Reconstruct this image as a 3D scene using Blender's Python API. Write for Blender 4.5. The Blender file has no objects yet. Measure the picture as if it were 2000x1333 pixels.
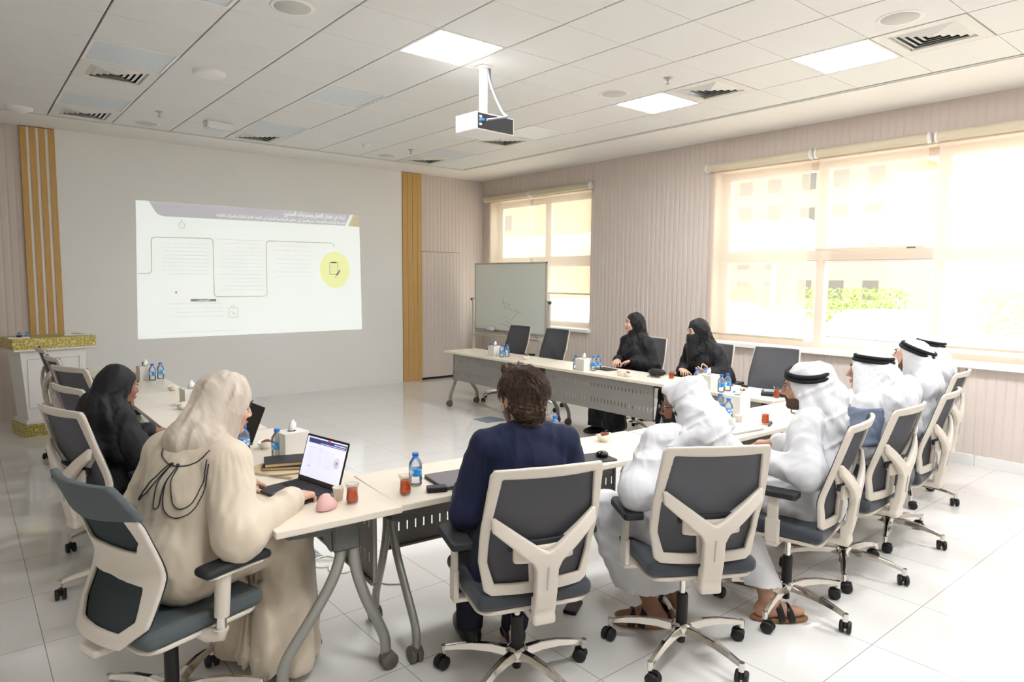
import bpy, bmesh, math, random
import numpy as np
from mathutils import Vector, Matrix, Quaternion
SC = bpy.context.scene
COL = SC.collection
PI = math.pi
def R(d): return math.radians(d)

# ------------------------------------------------------------------ camera
def cam_axes(yaw, pitch, roll):
    f = Vector((math.sin(yaw)*math.cos(pitch), math.cos(yaw)*math.cos(pitch), math.sin(pitch)))
    r = Vector((math.cos(yaw), -math.sin(yaw), 0)); u = r.cross(f)
    return (r*math.cos(roll)+u*math.sin(roll), u*math.cos(roll)-r*math.sin(roll), f)
cd = bpy.data.cameras.new('camera'); cam = bpy.data.objects.new('camera', cd); COL.objects.link(cam)
_r, _u, _f = cam_axes(0.686775739, -0.0909983141, 0.00806355934)
_m = Matrix((( _r.x, _u.x, -_f.x, -0.846), (_r.y, _u.y, -_f.y, -5.235), (_r.z, _u.z, -_f.z, 1.690), (0, 0, 0, 1)))
cam.matrix_world = _m
cd.sensor_width = 36; cd.lens = 1322.446*36/2000; cd.clip_start = 0.05; cd.clip_end = 400
SC.camera = cam

# ------------------------------------------------------------------ world, sun, exposure
w = bpy.data.worlds.new('hazy_sky'); SC.world = w; w.use_nodes = True
wn = w.node_tree.nodes; wl = w.node_tree.links
bg = wn['Background']
tc = wn.new('ShaderNodeTexCoord'); sp = wn.new('ShaderNodeSeparateXYZ'); cr = wn.new('ShaderNodeValToRGB')
wl.new(tc.outputs['Generated'], sp.inputs[0]); wl.new(sp.outputs['Z'], cr.inputs[0]); wl.new(cr.outputs[0], bg.inputs[0])
cr.color_ramp.elements[0].position = 0.0; cr.color_ramp.elements[0].color = (1.0, 0.95, 0.88, 1)
cr.color_ramp.elements[1].position = 0.6; cr.color_ramp.elements[1].color = (0.86, 0.93, 1.0, 1)
bg.inputs[1].default_value = 2.0
sd = bpy.data.lights.new('sun', 'SUN'); sun = bpy.data.objects.new('sun', sd); COL.objects.link(sun)
sd.energy = 3.0; sd.angle = R(2.0); sd.color = (1, 0.95, 0.86)
sun.rotation_euler = (R(20), R(-16), 0)      # high sun, coming from over the roof towards the car park
vs = SC.view_settings
vs.view_transform = 'Standard'; vs.look = 'None'; vs.gamma = 1; vs.use_curve_mapping = False
vs.exposure = 0.84

# ------------------------------------------------------------------ materials
def lin(c):
    return tuple(((v/255)/12.92 if v/255 <= 0.04045 else ((v/255+0.055)/1.055)**2.4) for v in c)+(1,)
def mat(name, rgb, rough=0.5, metal=0.0, coat=0.0, noise=0.0, nscale=40, bump=0.0, bscale=200, trans=0.0, ior=1.45, spec=0.5, emis=None, estr=0, sheen=0.0, sub=0.0, aniso=None, alpha=1.0):
    m = bpy.data.materials.new(name); m.use_nodes = True
    nt = m.node_tree; b = nt.nodes['Principled BSDF']; L = nt.links
    c = lin(rgb)
    b.inputs['Base Color'].default_value = c
    b.inputs['Roughness'].default_value = rough; b.inputs['Metallic'].default_value = metal
    b.inputs['Coat Weight'].default_value = coat; b.inputs['Specular IOR Level'].default_value = spec
    b.inputs['Transmission Weight'].default_value = trans; b.inputs['IOR'].default_value = ior
    b.inputs['Sheen Weight'].default_value = sheen
    b.inputs['Alpha'].default_value = alpha
    if sub: b.inputs['Subsurface Weight'].default_value = sub; b.inputs['Subsurface Radius'].default_value = (0.02, 0.008, 0.004); b.inputs['Subsurface Scale'].default_value = 0.5
    if emis: b.inputs['Emission Color'].default_value = lin(emis); b.inputs['Emission Strength'].default_value = estr
    t = nt.nodes.new('ShaderNodeTexCoord')
    if noise:
        n = nt.nodes.new('ShaderNodeTexNoise'); n.inputs['Scale'].default_value = nscale; n.inputs['Detail'].default_value = 4
        L.new(t.outputs['Object'], n.inputs['Vector'])
        mx = nt.nodes.new('ShaderNodeMix'); mx.data_type = 'RGBA'
        mx.inputs['A'].default_value = tuple(v*(1-noise) for v in c[:3])+(1,); mx.inputs['B'].default_value = tuple(min(1, v*(1+noise)) for v in c[:3])+(1,)
        L.new(n.outputs['Fac'], mx.inputs['Factor']); L.new(mx.outputs['Result'], b.inputs['Base Color'])
    if bump:
        n2 = nt.nodes.new('ShaderNodeTexNoise'); n2.inputs['Scale'].default_value = bscale; n2.inputs['Detail'].default_value = 3
        if aniso:
            mp = nt.nodes.new('ShaderNodeMapping'); mp.inputs['Scale'].default_value = aniso
            L.new(t.outputs['Object'], mp.inputs['Vector']); L.new(mp.outputs[0], n2.inputs['Vector'])
        else: L.new(t.outputs['Object'], n2.inputs['Vector'])
        bp = nt.nodes.new('ShaderNodeBump'); bp.inputs['Strength'].default_value = bump; bp.inputs['Distance'].default_value = 0.01
        L.new(n2.outputs['Fac'], bp.inputs['Height']); L.new(bp.outputs[0], b.inputs['Normal'])
    return m
def cloth(name, rgb, rough=0.8, sheen=0.1, fold=0.5, scale=(9, 9, 4.5), weave=0.05, dist=0.03):
    m = mat(name, rgb, rough, sheen=sheen); nt = m.node_tree; L = nt.links; b = nt.nodes['Principled BSDF']
    t = nt.nodes.new('ShaderNodeTexCoord'); mp = nt.nodes.new('ShaderNodeMapping'); mp.inputs['Scale'].default_value = scale
    n = nt.nodes.new('ShaderNodeTexNoise'); n.noise_type = 'RIDGED_MULTIFRACTAL'; n.inputs['Scale'].default_value = 1.0; n.inputs['Detail'].default_value = 2.5; n.inputs['Distortion'].default_value = 0.6
    L.new(t.outputs['Object'], mp.inputs[0]); L.new(mp.outputs[0], n.inputs['Vector'])
    b1 = nt.nodes.new('ShaderNodeBump'); b1.inputs['Strength'].default_value = fold; b1.inputs['Distance'].default_value = dist; L.new(n.outputs['Fac'], b1.inputs['Height'])
    n2 = nt.nodes.new('ShaderNodeTexNoise'); n2.inputs['Scale'].default_value = 600; L.new(t.outputs['Object'], n2.inputs['Vector'])
    b2 = nt.nodes.new('ShaderNodeBump'); b2.inputs['Strength'].default_value = weave; b2.inputs['Distance'].default_value = 0.01; L.new(n2.outputs['Fac'], b2.inputs['Height']); L.new(b1.outputs[0], b2.inputs['Normal'])
    L.new(b2.outputs[0], b.inputs['Normal']); return m
M = {}
M['wall_pink'] = mat('ribbed_wall_pink', (215, 202, 193), 0.75)
M['plaster'] = mat('white_plaster', (240, 236, 231), 0.8)
M['panel_white'] = mat('projection_wall_white', (240, 239, 235), 0.6)
M['tile_ceiling'] = mat('ceiling_tile_white', (232, 231, 228), 0.6, noise=0.015, nscale=3)
M['dark_gap'] = mat('dark_gap', (28, 28, 26), 0.9)
M['trim_grey'] = mat('edge_trim_grey', (205, 205, 200), 0.6)
M['frame_cream'] = mat('window_frame_cream', (232, 216, 200), 0.45)
M['sill_white'] = mat('window_sill_white', (246, 243, 239), 0.35)
M['base_white'] = mat('white_skirting_tile', (238, 237, 234), 0.15)
M['vent_white'] = mat('vent_white', (226, 224, 218), 0.45)
M['plastic_white'] = mat('white_plastic', (240, 238, 234), 0.35)
M['panel_unlit'] = mat('unlit_light_panel', (214, 222, 228), 0.35)
M['chrome'] = mat('polished_aluminium', (222, 219, 212), 0.12, metal=1.0)
M['alu'] = mat('brushed_aluminium', (190, 190, 186), 0.35, metal=0.9)
M['leg_grey'] = mat('table_leg_grey', (158, 158, 150), 0.35, metal=0.45)
M['cap_grey'] = mat('leg_cap_dark_grey', (92, 92, 88), 0.5)
M['panel_grey'] = mat('modesty_panel_grey', (148, 145, 140), 0.4, metal=0.3)
M['castor_grey'] = mat('table_castor_grey', (100, 95, 88), 0.5)
M['black'] = mat('black_plastic', (26, 26, 28), 0.45)
M['black_soft'] = mat('black_pad', (38, 40, 43), 0.6)
M['black_glossy'] = mat('black_glossy', (16, 16, 18), 0.12)
M['chair_cream'] = mat('cream_chair_plastic', (218, 209, 195), 0.42)
M['seat_grey'] = mat('grey_seat_fabric', (62, 66, 73), 0.85, bump=0.12, bscale=700, sheen=0.2)
M['cap_fabric'] = mat('slate_mesh_fabric', (88, 96, 98), 0.8, bump=0.35, bscale=260, aniso=(0.25, 0.25, 2.2))
M['paper'] = mat('white_paper', (246, 246, 244), 0.7)
M['tissue_box'] = mat('cream_leatherette', (234, 231, 222), 0.5, bump=0.05, bscale=500)
M['tissue'] = mat('tissue_paper', (250, 250, 250), 0.8)
M['bowl_cream'] = mat('cream_bowl', (240, 234, 218), 0.4)
M['dates'] = mat('brown_dates', (140, 84, 45), 0.5, noise=0.4, nscale=90)
M['cap_blue'] = mat('blue_bottle_cap', (38, 116, 222), 0.35)
M['cup_paper'] = mat('cream_paper_cup', (238, 232, 214), 0.7)
M['skin_mid'] = mat('skin_tan', (188, 142, 116), 0.5, noise=0.05, nscale=30, sub=0.08)
M['skin_light'] = mat('skin_light', (214, 172, 148), 0.5, noise=0.05, nscale=30, sub=0.08)
M['skin_dark'] = mat('skin_brown', (150, 106, 84), 0.5, noise=0.06, nscale=30, sub=0.06)
M['beard'] = mat('dark_beard', (46, 36, 30), 0.85, noise=0.3, nscale=400, bump=0.6, bscale=500)
M['hair'] = mat('brown_hair', (72, 52, 38), 0.42, noise=0.25, nscale=60)
M['hair_black'] = mat('black_hair', (22, 19, 18), 0.5)
M['white_cloth'] = cloth('white_cotton', (218, 218, 219), 0.8, 0.12, 0.8, (8, 8, 4), 0.05, 0.04)
M['abaya'] = cloth('black_abaya', (17, 18, 22), 0.7, 0.05, 0.6)
M['hijab_black'] = cloth('black_scarf', (13, 14, 17), 0.65, 0.05, 0.6, (12, 12, 8))
M['cream_cloth'] = cloth('cream_satin', (214, 200, 178), 0.45, 0.2, 0.7, (8, 8, 4), 0.0, 0.035)
M['scarf_cream'] = cloth('cream_scarf', (206, 193, 177), 0.7, 0.2, 0.6, (13, 13, 7), 0.05)
M['navy'] = cloth('navy_suit', (18, 26, 56), 0.85, 0.03, 0.35, (7, 7, 5), 0.08)
M['navy_dark'] = mat('dark_trousers', (24, 27, 44), 0.85)
M['shoe_black'] = mat('black_leather', (24, 22, 22), 0.35)
M['shoe_brown'] = mat('brown_leather', (72, 46, 32), 0.45)
M['sandal_sole'] = mat('cork_sole', (150, 112, 72), 0.7)
M['blue_grey'] = mat('blue_grey_cloth', (104, 116, 134), 0.8)
M['gold_band'] = None
M['cord_black'] = mat('black_cord', (18, 18, 20), 0.8, bump=0.3, bscale=500)
M['rope_trim'] = mat('dark_piping', (48, 50, 58), 0.7)
M['laptop_dark'] = mat('dark_grey_laptop', (52, 53, 58), 0.4, metal=0.2)
M['laptop_silver'] = mat('silver_laptop', (214, 215, 218), 0.3, metal=0.3)
M['laptop_grey'] = mat('grey_laptop_lid', (118, 112, 116), 0.45, metal=0.2)
M['pink'] = mat('dusty_pink_plastic', (222, 178, 172), 0.5)
M['leather_black'] = mat('black_leather_cover', (32, 31, 33), 0.55, bump=0.1, bscale=400)
M['kraft'] = mat('cream_page_edges', (214, 190, 148), 0.8)
M['cable_white'] = mat('white_cable', (226, 222, 212), 0.5)
M['cable_grey'] = mat('grey_cable', (130, 134, 142), 0.5)
M['floor_box'] = mat('floor_box_blue_grey', (134, 152, 164), 0.4, metal=0.2)
M['marker_blue'] = mat('blue_marker_ink', (110, 132, 170), 0.8)

def wood(name, a, b, scale=(1, 1, 1), rough=0.45, ws=6, dist=4):
    m = mat(name, a, rough); nt = m.node_tree; L = nt.links; bs = nt.nodes['Principled BSDF']
    t = nt.nodes.new('ShaderNodeTexCoord'); mp = nt.nodes.new('ShaderNodeMapping'); mp.inputs['Scale'].default_value = scale
    n = nt.nodes.new('ShaderNodeTexNoise'); n.inputs['Scale'].default_value = ws; n.inputs['Detail'].default_value = 8; n.inputs['Distortion'].default_value = dist*0.2
    mx = nt.nodes.new('ShaderNodeMix'); mx.data_type = 'RGBA'; mx.inputs['A'].default_value = lin(a); mx.inputs['B'].default_value = lin(b)
    L.new(t.outputs['Object'], mp.inputs[0]); L.new(mp.outputs[0], n.inputs['Vector']); L.new(n.outputs['Fac'], mx.inputs['Factor']); L.new(mx.outputs['Result'], bs.inputs['Base Color'])
    return m
M['oak'] = wood('oak_slat', (216, 176, 108), (190, 146, 80), (14, 14, 0.7), 0.4, 5, 6)
M['tabletop'] = wood('pale_maple_tabletop', (240, 230, 213), (232, 220, 200), (1.2, 12, 6), 0.28, 4, 3)
def gold_mat():
    m = mat('gold_green_patterned_band', (178, 158, 74), 0.4, metal=0.25); nt = m.node_tree; L = nt.links; bs = nt.nodes['Principled BSDF']
    t = nt.nodes.new('ShaderNodeTexCoord'); mp = nt.nodes.new('ShaderNodeMapping'); mp.inputs['Scale'].default_value = (34, 34, 34)
    v = nt.nodes.new('ShaderNodeTexVoronoi'); v.feature = 'DISTANCE_TO_EDGE'; v.inputs['Scale'].default_value = 1.0; v.inputs['Randomness'].default_value = 0.6
    lt = nt.nodes.new('ShaderNodeMath'); lt.operation = 'LESS_THAN'; lt.inputs[1].default_value = 0.07
    mx = nt.nodes.new('ShaderNodeMix'); mx.data_type = 'RGBA'; mx.inputs['A'].default_value = lin((172, 156, 66)); mx.inputs['B'].default_value = lin((220, 208, 150))
    L.new(t.outputs['Object'], mp.inputs[0]); L.new(mp.outputs[0], v.inputs['Vector']); L.new(v.outputs['Distance'], lt.inputs[0]); L.new(lt.outputs[0], mx.inputs['Factor']); L.new(mx.outputs['Result'], bs.inputs['Base Color'])
    return m
M['gold_band'] = gold_mat()
def floor_mat():
    m = mat('polished_floor_tile', (225, 223, 218), 0.055, spec=0.6); nt = m.node_tree; L = nt.links; bs = nt.nodes['Principled BSDF']
    t = nt.nodes.new('ShaderNodeTexCoord'); s = nt.nodes.new('ShaderNodeSeparateXYZ'); L.new(t.outputs['Object'], s.inputs[0])
    outs = []
    for ax, off in (('X', -0.615), ('Y', -3.97)):
        a = nt.nodes.new('ShaderNodeMath'); a.operation = 'ADD'; a.inputs[1].default_value = -off+60
        d = nt.nodes.new('ShaderNodeMath'); d.operation = 'DIVIDE'; d.inputs[1].default_value = 0.6
        f = nt.nodes.new('ShaderNodeMath'); f.operation = 'FRACT'
        p = nt.nodes.new('ShaderNodeMath'); p.operation = 'PINGPONG'; p.inputs[1].default_value = 0.5
        l = nt.nodes.new('ShaderNodeMath'); l.operation = 'LESS_THAN'; l.inputs[1].default_value = 0.0026
        L.new(s.outputs[ax], a.inputs[0]); L.new(a.outputs[0], d.inputs[0]); L.new(d.outputs[0], f.inputs[0]); L.new(f.outputs[0], p.inputs[0]); L.new(p.outputs[0], l.inputs[0]); outs.append(l)
    mxm = nt.nodes.new('ShaderNodeMath'); mxm.operation = 'MAXIMUM'; L.new(outs[0].outputs[0], mxm.inputs[0]); L.new(outs[1].outputs[0], mxm.inputs[1])
    n = nt.nodes.new('ShaderNodeTexNoise'); n.inputs['Scale'].default_value = 2.2; n.inputs['Detail'].default_value = 6; L.new(t.outputs['Object'], n.inputs['Vector'])
    c1 = nt.nodes.new('ShaderNodeMix'); c1.data_type = 'RGBA'; c1.inputs['A'].default_value = lin((226, 224, 219)); c1.inputs['B'].default_value = lin((233, 231, 227)); L.new(n.outputs['Fac'], c1.inputs['Factor'])
    mx = nt.nodes.new('ShaderNodeMix'); mx.data_type = 'RGBA'; mx.inputs['B'].default_value = lin((120, 116, 108))
    L.new(c1.outputs['Result'], mx.inputs['A']); L.new(mxm.outputs[0], mx.inputs['Factor']); L.new(mx.outputs['Result'], bs.inputs['Base Color'])
    rr = nt.nodes.new('ShaderNodeMath'); rr.operation = 'MULTIPLY_ADD'; rr.inputs[1].default_value = 0.5; rr.inputs[2].default_value = 0.055
    L.new(mxm.outputs[0], rr.inputs[0]); L.new(rr.outputs[0], bs.inputs['Roughness'])
    return m
M['floor'] = floor_mat()
def glass_mat(name, rgb=(255, 255, 255), rough=0.0, ior=1.45, thin=False):
    m = bpy.data.materials.new(name); m.use_nodes = True; nt = m.node_tree; nt.nodes.clear()
    o = nt.nodes.new('ShaderNodeOutputMaterial'); mx = nt.nodes.new('ShaderNodeMixShader')
    tr = nt.nodes.new('ShaderNodeBsdfTransparent'); tr.inputs[0].default_value = lin(rgb)
    gl = nt.nodes.new('ShaderNodeBsdfGlossy'); gl.inputs['Roughness'].default_value = rough+0.02
    lw = nt.nodes.new('ShaderNodeLayerWeight'); lw.inputs[0].default_value = 0.5
    pw = nt.nodes.new('ShaderNodeMath'); pw.operation = 'POWER'; pw.inputs[1].default_value = 4.0
    fr = nt.nodes.new('ShaderNodeMath'); fr.operation = 'MULTIPLY_ADD'; fr.inputs[1].default_value = 0.9; fr.inputs[2].default_value = 0.04
    nt.links.new(lw.outputs['Facing'], pw.inputs[0]); nt.links.new(pw.outputs[0], fr.inputs[0])
    nt.links.new(fr.outputs[0], mx.inputs[0]); nt.links.new(tr.outputs[0], mx.inputs[1]); nt.links.new(gl.outputs[0], mx.inputs[2]); nt.links.new(mx.outputs[0], o.inputs[0])
    return m
M['pane'] = glass_mat('window_glass', (250, 252, 250))
M['clear'] = glass_mat('clear_plastic', (238, 244, 248), 0.05)
M['teaglass'] = glass_mat('tea_glass', (246, 246, 246), 0.0, 1.5)
M['lens'] = glass_mat('spectacle_lens', (240, 245, 248))
def fabric_blind(name, rgb, tcol, tr=0.42):
    m = bpy.data.materials.new(name); m.use_nodes = True; nt = m.node_tree; nt.nodes.clear(); L = nt.links
    o = nt.nodes.new('ShaderNodeOutputMaterial'); a = nt.nodes.new('ShaderNodeMixShader'); b = nt.nodes.new('ShaderNodeMixShader')
    d = nt.nodes.new('ShaderNodeBsdfDiffuse'); d.inputs[0].default_value = lin(rgb)
    t = nt.nodes.new('ShaderNodeBsdfTranslucent'); t.inputs[0].default_value = lin(rgb)
    x = nt.nodes.new('ShaderNodeBsdfTransparent'); x.inputs[0].default_value = lin(tcol)
    a.inputs[0].default_value = 0.45; b.inputs[0].default_value = tr
    L.new(d.outputs[0], a.inputs[1]); L.new(t.outputs[0], a.inputs[2]); L.new(a.outputs[0], b.inputs[1]); L.new(x.outputs[0], b.inputs[2]); L.new(b.outputs[0], o.inputs[0])
    return m
M['blind'] = fabric_blind('cream_blind_fabric', (242, 232, 220), (255, 251, 246), 0.50)
M['blind_tube'] = mat('cream_blind_roll', (214, 202, 176), 0.6)
M['mesh_back'] = fabric_blind('grey_mesh_fabric', (118, 118, 122), (255, 255, 255), 0.12)
def emit_mat(name, rgb, s):
    m = bpy.data.materials.new(name); m.use_nodes = True; nt = m.node_tree; nt.nodes.clear()
    o = nt.nodes.new('ShaderNodeOutputMaterial'); e = nt.nodes.new('ShaderNodeEmission'); e.inputs[0].default_value = lin(rgb); e.inputs[1].default_value = s
    nt.links.new(e.outputs[0], o.inputs[0]); return m
M['lit'] = emit_mat('lit_led_panel', (250, 251, 255), 29.0)
M['tea'] = mat('red_tea', (214, 62, 12), 0.1, emis=None)

# ------------------------------------------------------------------ object helpers
def link(name, me, m=None, parent=None):
    o = bpy.data.objects.new(name, me); COL.objects.link(o)
    if m is not None and me is not None and not me.materials:
        for q in (m if isinstance(m, (list, tuple)) else [m]): me.materials.append(q)
    if parent is not None: o.parent = parent
    return o
def tag(o, label=None, cat=None, group=None, kind=None):
    if label: o['label'] = label
    if cat: o['category'] = cat
    if group: o['group'] = group
    if kind: o['kind'] = kind
    return o
def thing(name, label, cat, loc=(0, 0, 0), rz=0.0, group=None):
    o = bpy.data.objects.new(name, None); COL.objects.link(o); o.location = loc; o.rotation_euler = (0, 0, rz)
    o.empty_display_size = 0.05
    return tag(o, label, cat, group)
def copy_tree(o, parent=None):
    c = o.copy(); COL.objects.link(c)
    if parent is not None: c.parent = parent
    for ch in list(o.children): copy_tree(ch, c)
    return c

class MB:
    """collects shapes, links them as one mesh"""
    def __init__(s): s.v = []; s.f = []; s.mi = []; s.sm = []
    def add(s, vs, fs, mi=0, smooth=False):
        n = len(s.v); s.v += [tuple(v) for v in vs]
        for f in fs: s.f.append(tuple(i+n for i in f)); s.mi.append(mi); s.sm.append(smooth)
        return s
    def box(s, x0, x1, y0, y1, z0, z1, mi=0, mtx=None):
        vs = [Vector((x, y, z)) for x in (x0, x1) for y in (y0, y1) for z in (z0, z1)]
        if mtx is not None: vs = [mtx @ v for v in vs]
        return s.add(vs, [(0, 1, 3, 2), (4, 6, 7, 5), (0, 4, 5, 1), (2, 3, 7, 6), (0, 2, 6, 4), (1, 5, 7, 3)], mi)
    def rbox(s, x0, x1, y0, y1, z0, z1, r=0.01, mi=0, mtx=None, seg=3):
        """box with rounded vertical corners and a small top/bottom chamfer"""
        c = min(r*0.4, (z1-z0)*0.3); rings = []
        for z, ins in ((z0, c), (z0+c, 0), (z1-c, 0), (z1, c)):
            ring = []
            for cx, cy, a0 in ((x1-r, y1-r, 0), (x0+r, y1-r, PI/2), (x0+r, y0+r, PI), (x1-r, y0+r, 1.5*PI)):
                for k in range(seg+1):
                    a = a0+k*PI/2/seg; ring.append(Vector((cx+(r-ins)*math.cos(a), cy+(r-ins)*math.sin(a), z)))
            rings.append(ring)
        n = len(rings[0]); vs = [v for rg in rings for v in rg]
        if mtx is not None: vs = [mtx @ v for v in vs]
        fs = [(a*n+i, a*n+(i+1) % n, (a+1)*n+(i+1) % n, (a+1)*n+i) for a in range(3) for i in range(n)]
        s.add(vs, fs, mi, False)
        s.add([vs[i] for i in range(n)], [tuple(reversed(range(n)))], mi); s.add([vs[3*n+i] for i in range(n)], [tuple(range(n))], mi)
        return s
    def prism(s, pts, z0, z1, mi=0, mtx=None):
        n = len(pts); vs = [Vector((p[0], p[1], z0)) for p in pts]+[Vector((p[0], p[1], z1)) for p in pts]
        if mtx is not None: vs = [mtx @ v for v in vs]
        return s.add(vs, [tuple(reversed(range(n))), tuple(range(n, 2*n))]+[(i, (i+1) % n, (i+1) % n+n, i+n) for i in range(n)], mi)
    def lathe(s, prof, c=(0, 0, 0), n=24, mi=0, mtx=None, smooth=True, ax='z'):
        vs = []; fs = []
        for r, z in prof:
            for i in range(n):
                a = 2*PI*i/n; p = (r*math.cos(a), r*math.sin(a), z)
                if ax == 'x': p = (p[2], p[0], p[1])
                if ax == 'y': p = (p[0], p[2], p[1])
                v = Vector(p)+Vector(c)
                vs.append(mtx @ v if mtx is not None else v)
        m = len(prof)
        for k in range(m-1):
            for i in range(n): fs.append((k*n+i, k*n+(i+1) % n, (k+1)*n+(i+1) % n, (k+1)*n+i))
        s.add(vs, fs, mi, smooth)
        if prof[0][0] > 1e-5: s.add(vs[:n], [tuple(reversed(range(n)))], mi)
        if prof[-1][0] > 1e-5: s.add(vs[-n:], [tuple(range(n))], mi)
        return s
    def tube(s, pts, rad, n=10, mi=0, closed=False, flat=(1, 1), mtx=None, up=None):
        P = [Vector(p) for p in pts]; m = len(P); rr = rad if isinstance(rad, (list, tuple)) else [rad]*m
        vs = []; N = None
        for i, p in enumerate(P):
            if closed: t = (P[(i+1) % m]-P[i-1]).normalized()
            else: t = (P[min(i+1, m-1)]-P[max(i-1, 0)]).normalized()
            if N is None:
                N = Vector(up) if up else (Vector((0, 0, 1)) if abs(t.z) < 0.9 else Vector((1, 0, 0)))
            N = (N-t*N.dot(t))
            N = N.normalized() if N.length > 1e-6 else t.orthogonal().normalized()
            B = t.cross(N)
            for k in range(n):
                a = 2*PI*k/n; v = p+(N*math.cos(a)*flat[0]+B*math.sin(a)*flat[1])*rr[i]
                vs.append(mtx @ v if mtx is not None else v)
        fs = [(i*n+k, i*n+(k+1) % n, ((i+1) % m)*n+(k+1) % n, ((i+1) % m)*n+k) for i in range(m if closed else m-1) for k in range(n)]
        s.add(vs, fs, mi, True)
        if not closed: s.add(vs[:n], [tuple(reversed(range(n)))], mi); s.add(vs[-n:], [tuple(range(n))], mi)
        return s
    def me(s, name='mesh', fix=True):
        me = bpy.data.meshes.new(name); me.from_pydata([tuple(v) for v in s.v], [], s.f)
        me.polygons.foreach_set('material_index', s.mi); me.polygons.foreach_set('use_smooth', s.sm)
        if fix:
            b = bmesh.new(); b.from_mesh(me); bmesh.ops.recalc_face_normals(b, faces=b.faces); b.to_mesh(me); b.free()
        me.update(); return me
    def build(s, name, m, parent=None, bevel=0.0):
        o = link(name, s.me(name), m, parent)
        if bevel:
            md = o.modifiers.new('bevel', 'BEVEL'); md.width = bevel; md.segments = 2; md.limit_method = 'ANGLE'; md.angle_limit = R(40)
        return o
def catmull(pts, n=8, closed=False):
    P = [Vector(p) for p in pts]; out = []; m = len(P)
    for i in range(m if closed else m-1):
        if closed: a, b, c, d = P[i-1], P[i], P[(i+1) % m], P[(i+2) % m]
        else: a, b, c, d = P[max(i-1, 0)], P[i], P[i+1], P[min(i+2, m-1)]
        for k in range(n):
            t = k/n; out.append(0.5*((2*b)+(c-a)*t+(2*a-5*b+4*c-d)*t*t+(3*b-a-3*c+d)*t**3))
    if not closed: out.append(P[-1])
    return out
def struct(name, mb, m, parent=None, bevel=0):
    o = mb.build(name, m, parent, bevel)
    if parent is None: o['kind'] = 'structure'
    return o
# ------------------------------------------------------------------ room shell
XR, YF, ZC = 6.385, 4.40, 3.395
XL, YB = -3.2, -8.6
struct('floor', MB().box(XL, XR+0.25, YB, YF+0.1, -0.1, 0), M['floor'])

def rib_profile(a0, a1, pitch=0.075):
    """(position, depth) polyline of shallow rounded ribs"""
    pts = []; a = a0
    while a < a1-1e-6:
        e = min(a+pitch, a1); w_ = e-a
        for t, d in ((0, 0), (0.12, 0.0), (0.2, 0.003), (0.35, 0.005), (0.6, 0.0055), (0.85, 0.005), (0.99, 0.002)):
            pts.append((a+w_*t, d))
        a = e
    pts.append((a1, 0)); return pts
def ribbed_x(mb, x, a0, a1, z0, z1):       # ribs on a wall of constant x, standing out towards -x
    pr = rib_profile(a0, a1); n = len(pr)
    vs = [(x-d, a, z) for z in (z0, z1) for a, d in pr]
    mb.add(vs, [(i, i+1, n+i+1, n+i) for i in range(n-1)], 0, False)
def ribbed_y(mb, y, a0, a1, z0, z1):
    pr = rib_profile(a0, a1); n = len(pr)
    vs = [(a, y-d, z) for z in (z0, z1) for a, d in pr]
    mb.add(vs, [(i, i+1, n+i+1, n+i) for i in range(n-1)], 0, False)

W1 = (1.78, 4.20, 0.955, 3.00); W2 = (-5.20, -0.30, 0.955, 3.00)
mb = MB(); D = 0.25
def wall_seg(y0, y1, z0, z1, rib=True):
    mb.box(XR, XR+D, y0, y1, z0, z1)
    if rib: ribbed_x(mb, XR-0.0005, y0, y1, max(z0, 0.10), z1)
wall_seg(W1[1], YF+0.1, 0, 3.45); wall_seg(W2[1], W1[0], 0, 3.45); wall_seg(YB, W2[0], 0, 3.45)
for W in (W1, W2):
    wall_seg(W[0], W[1], 0, W[2]-0.05); wall_seg(W[0], W[1], W[3], 3.45)
struct('wall_right', mb, M['wall_pink'])
mb = MB(); mb.box(XL-0.1, XR+D, YF, YF+0.12, 0, 3.45)
ribbed_y(mb, YF-0.0005, 5.085, 5.10, 0.02, 3.39); ribbed_y(mb, YF-0.0005, 5.10, XR-0.01, 0.02, 3.39); ribbed_y(mb, YF-0.0005, XL, -0.20, 0.0, 3.39)
struct('wall_front', mb, M['wall_pink'])
struct('wall_left', MB().box(XL-0.1, XL, YB, YF, 0, 3.45), M['plaster'])
struct('wall_back', MB().box(XL-0.1, XR+D, YB-0.1, YB, 0, 3.45), M['plaster'])
# white skirting along the window wall
mb = MB()
y = YB
while y < YF: mb.box(XR-0.022, XR, y, min(y+0.597, YF), 0, 0.10); y += 0.6
struct('baseboard_right', mb, M['base_white'], bevel=0.002)
# flat white panel behind the projection
struct('trim_1', MB().box(0.128, 4.735, YF-0.03, YF, 0.0, 3.385), M['panel_white'])
# hidden ribbed door beside the slats
mb = MB(); ribbed_y(mb, YF-0.0105, 5.115, 5.86, 0.035, 2.13); mb.box(5.115, 5.86, YF-0.0104, YF-0.002, 0.035, 2.13)
dr = struct('door_1', mb, M['wall_pink'])
mb = MB(); mb.box(5.10, 5.866, YF-0.0075, YF-0.0015, 2.13, 2.136); mb.box(5.86, 5.864, YF-0.008, YF-0.0015, 0.03, 2.135); mb.box(5.10, 5.875, YF-0.012, YF-0.0015, 0.0, 0.034)
mb.build('door_gap', M['dark_gap'], dr)
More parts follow.
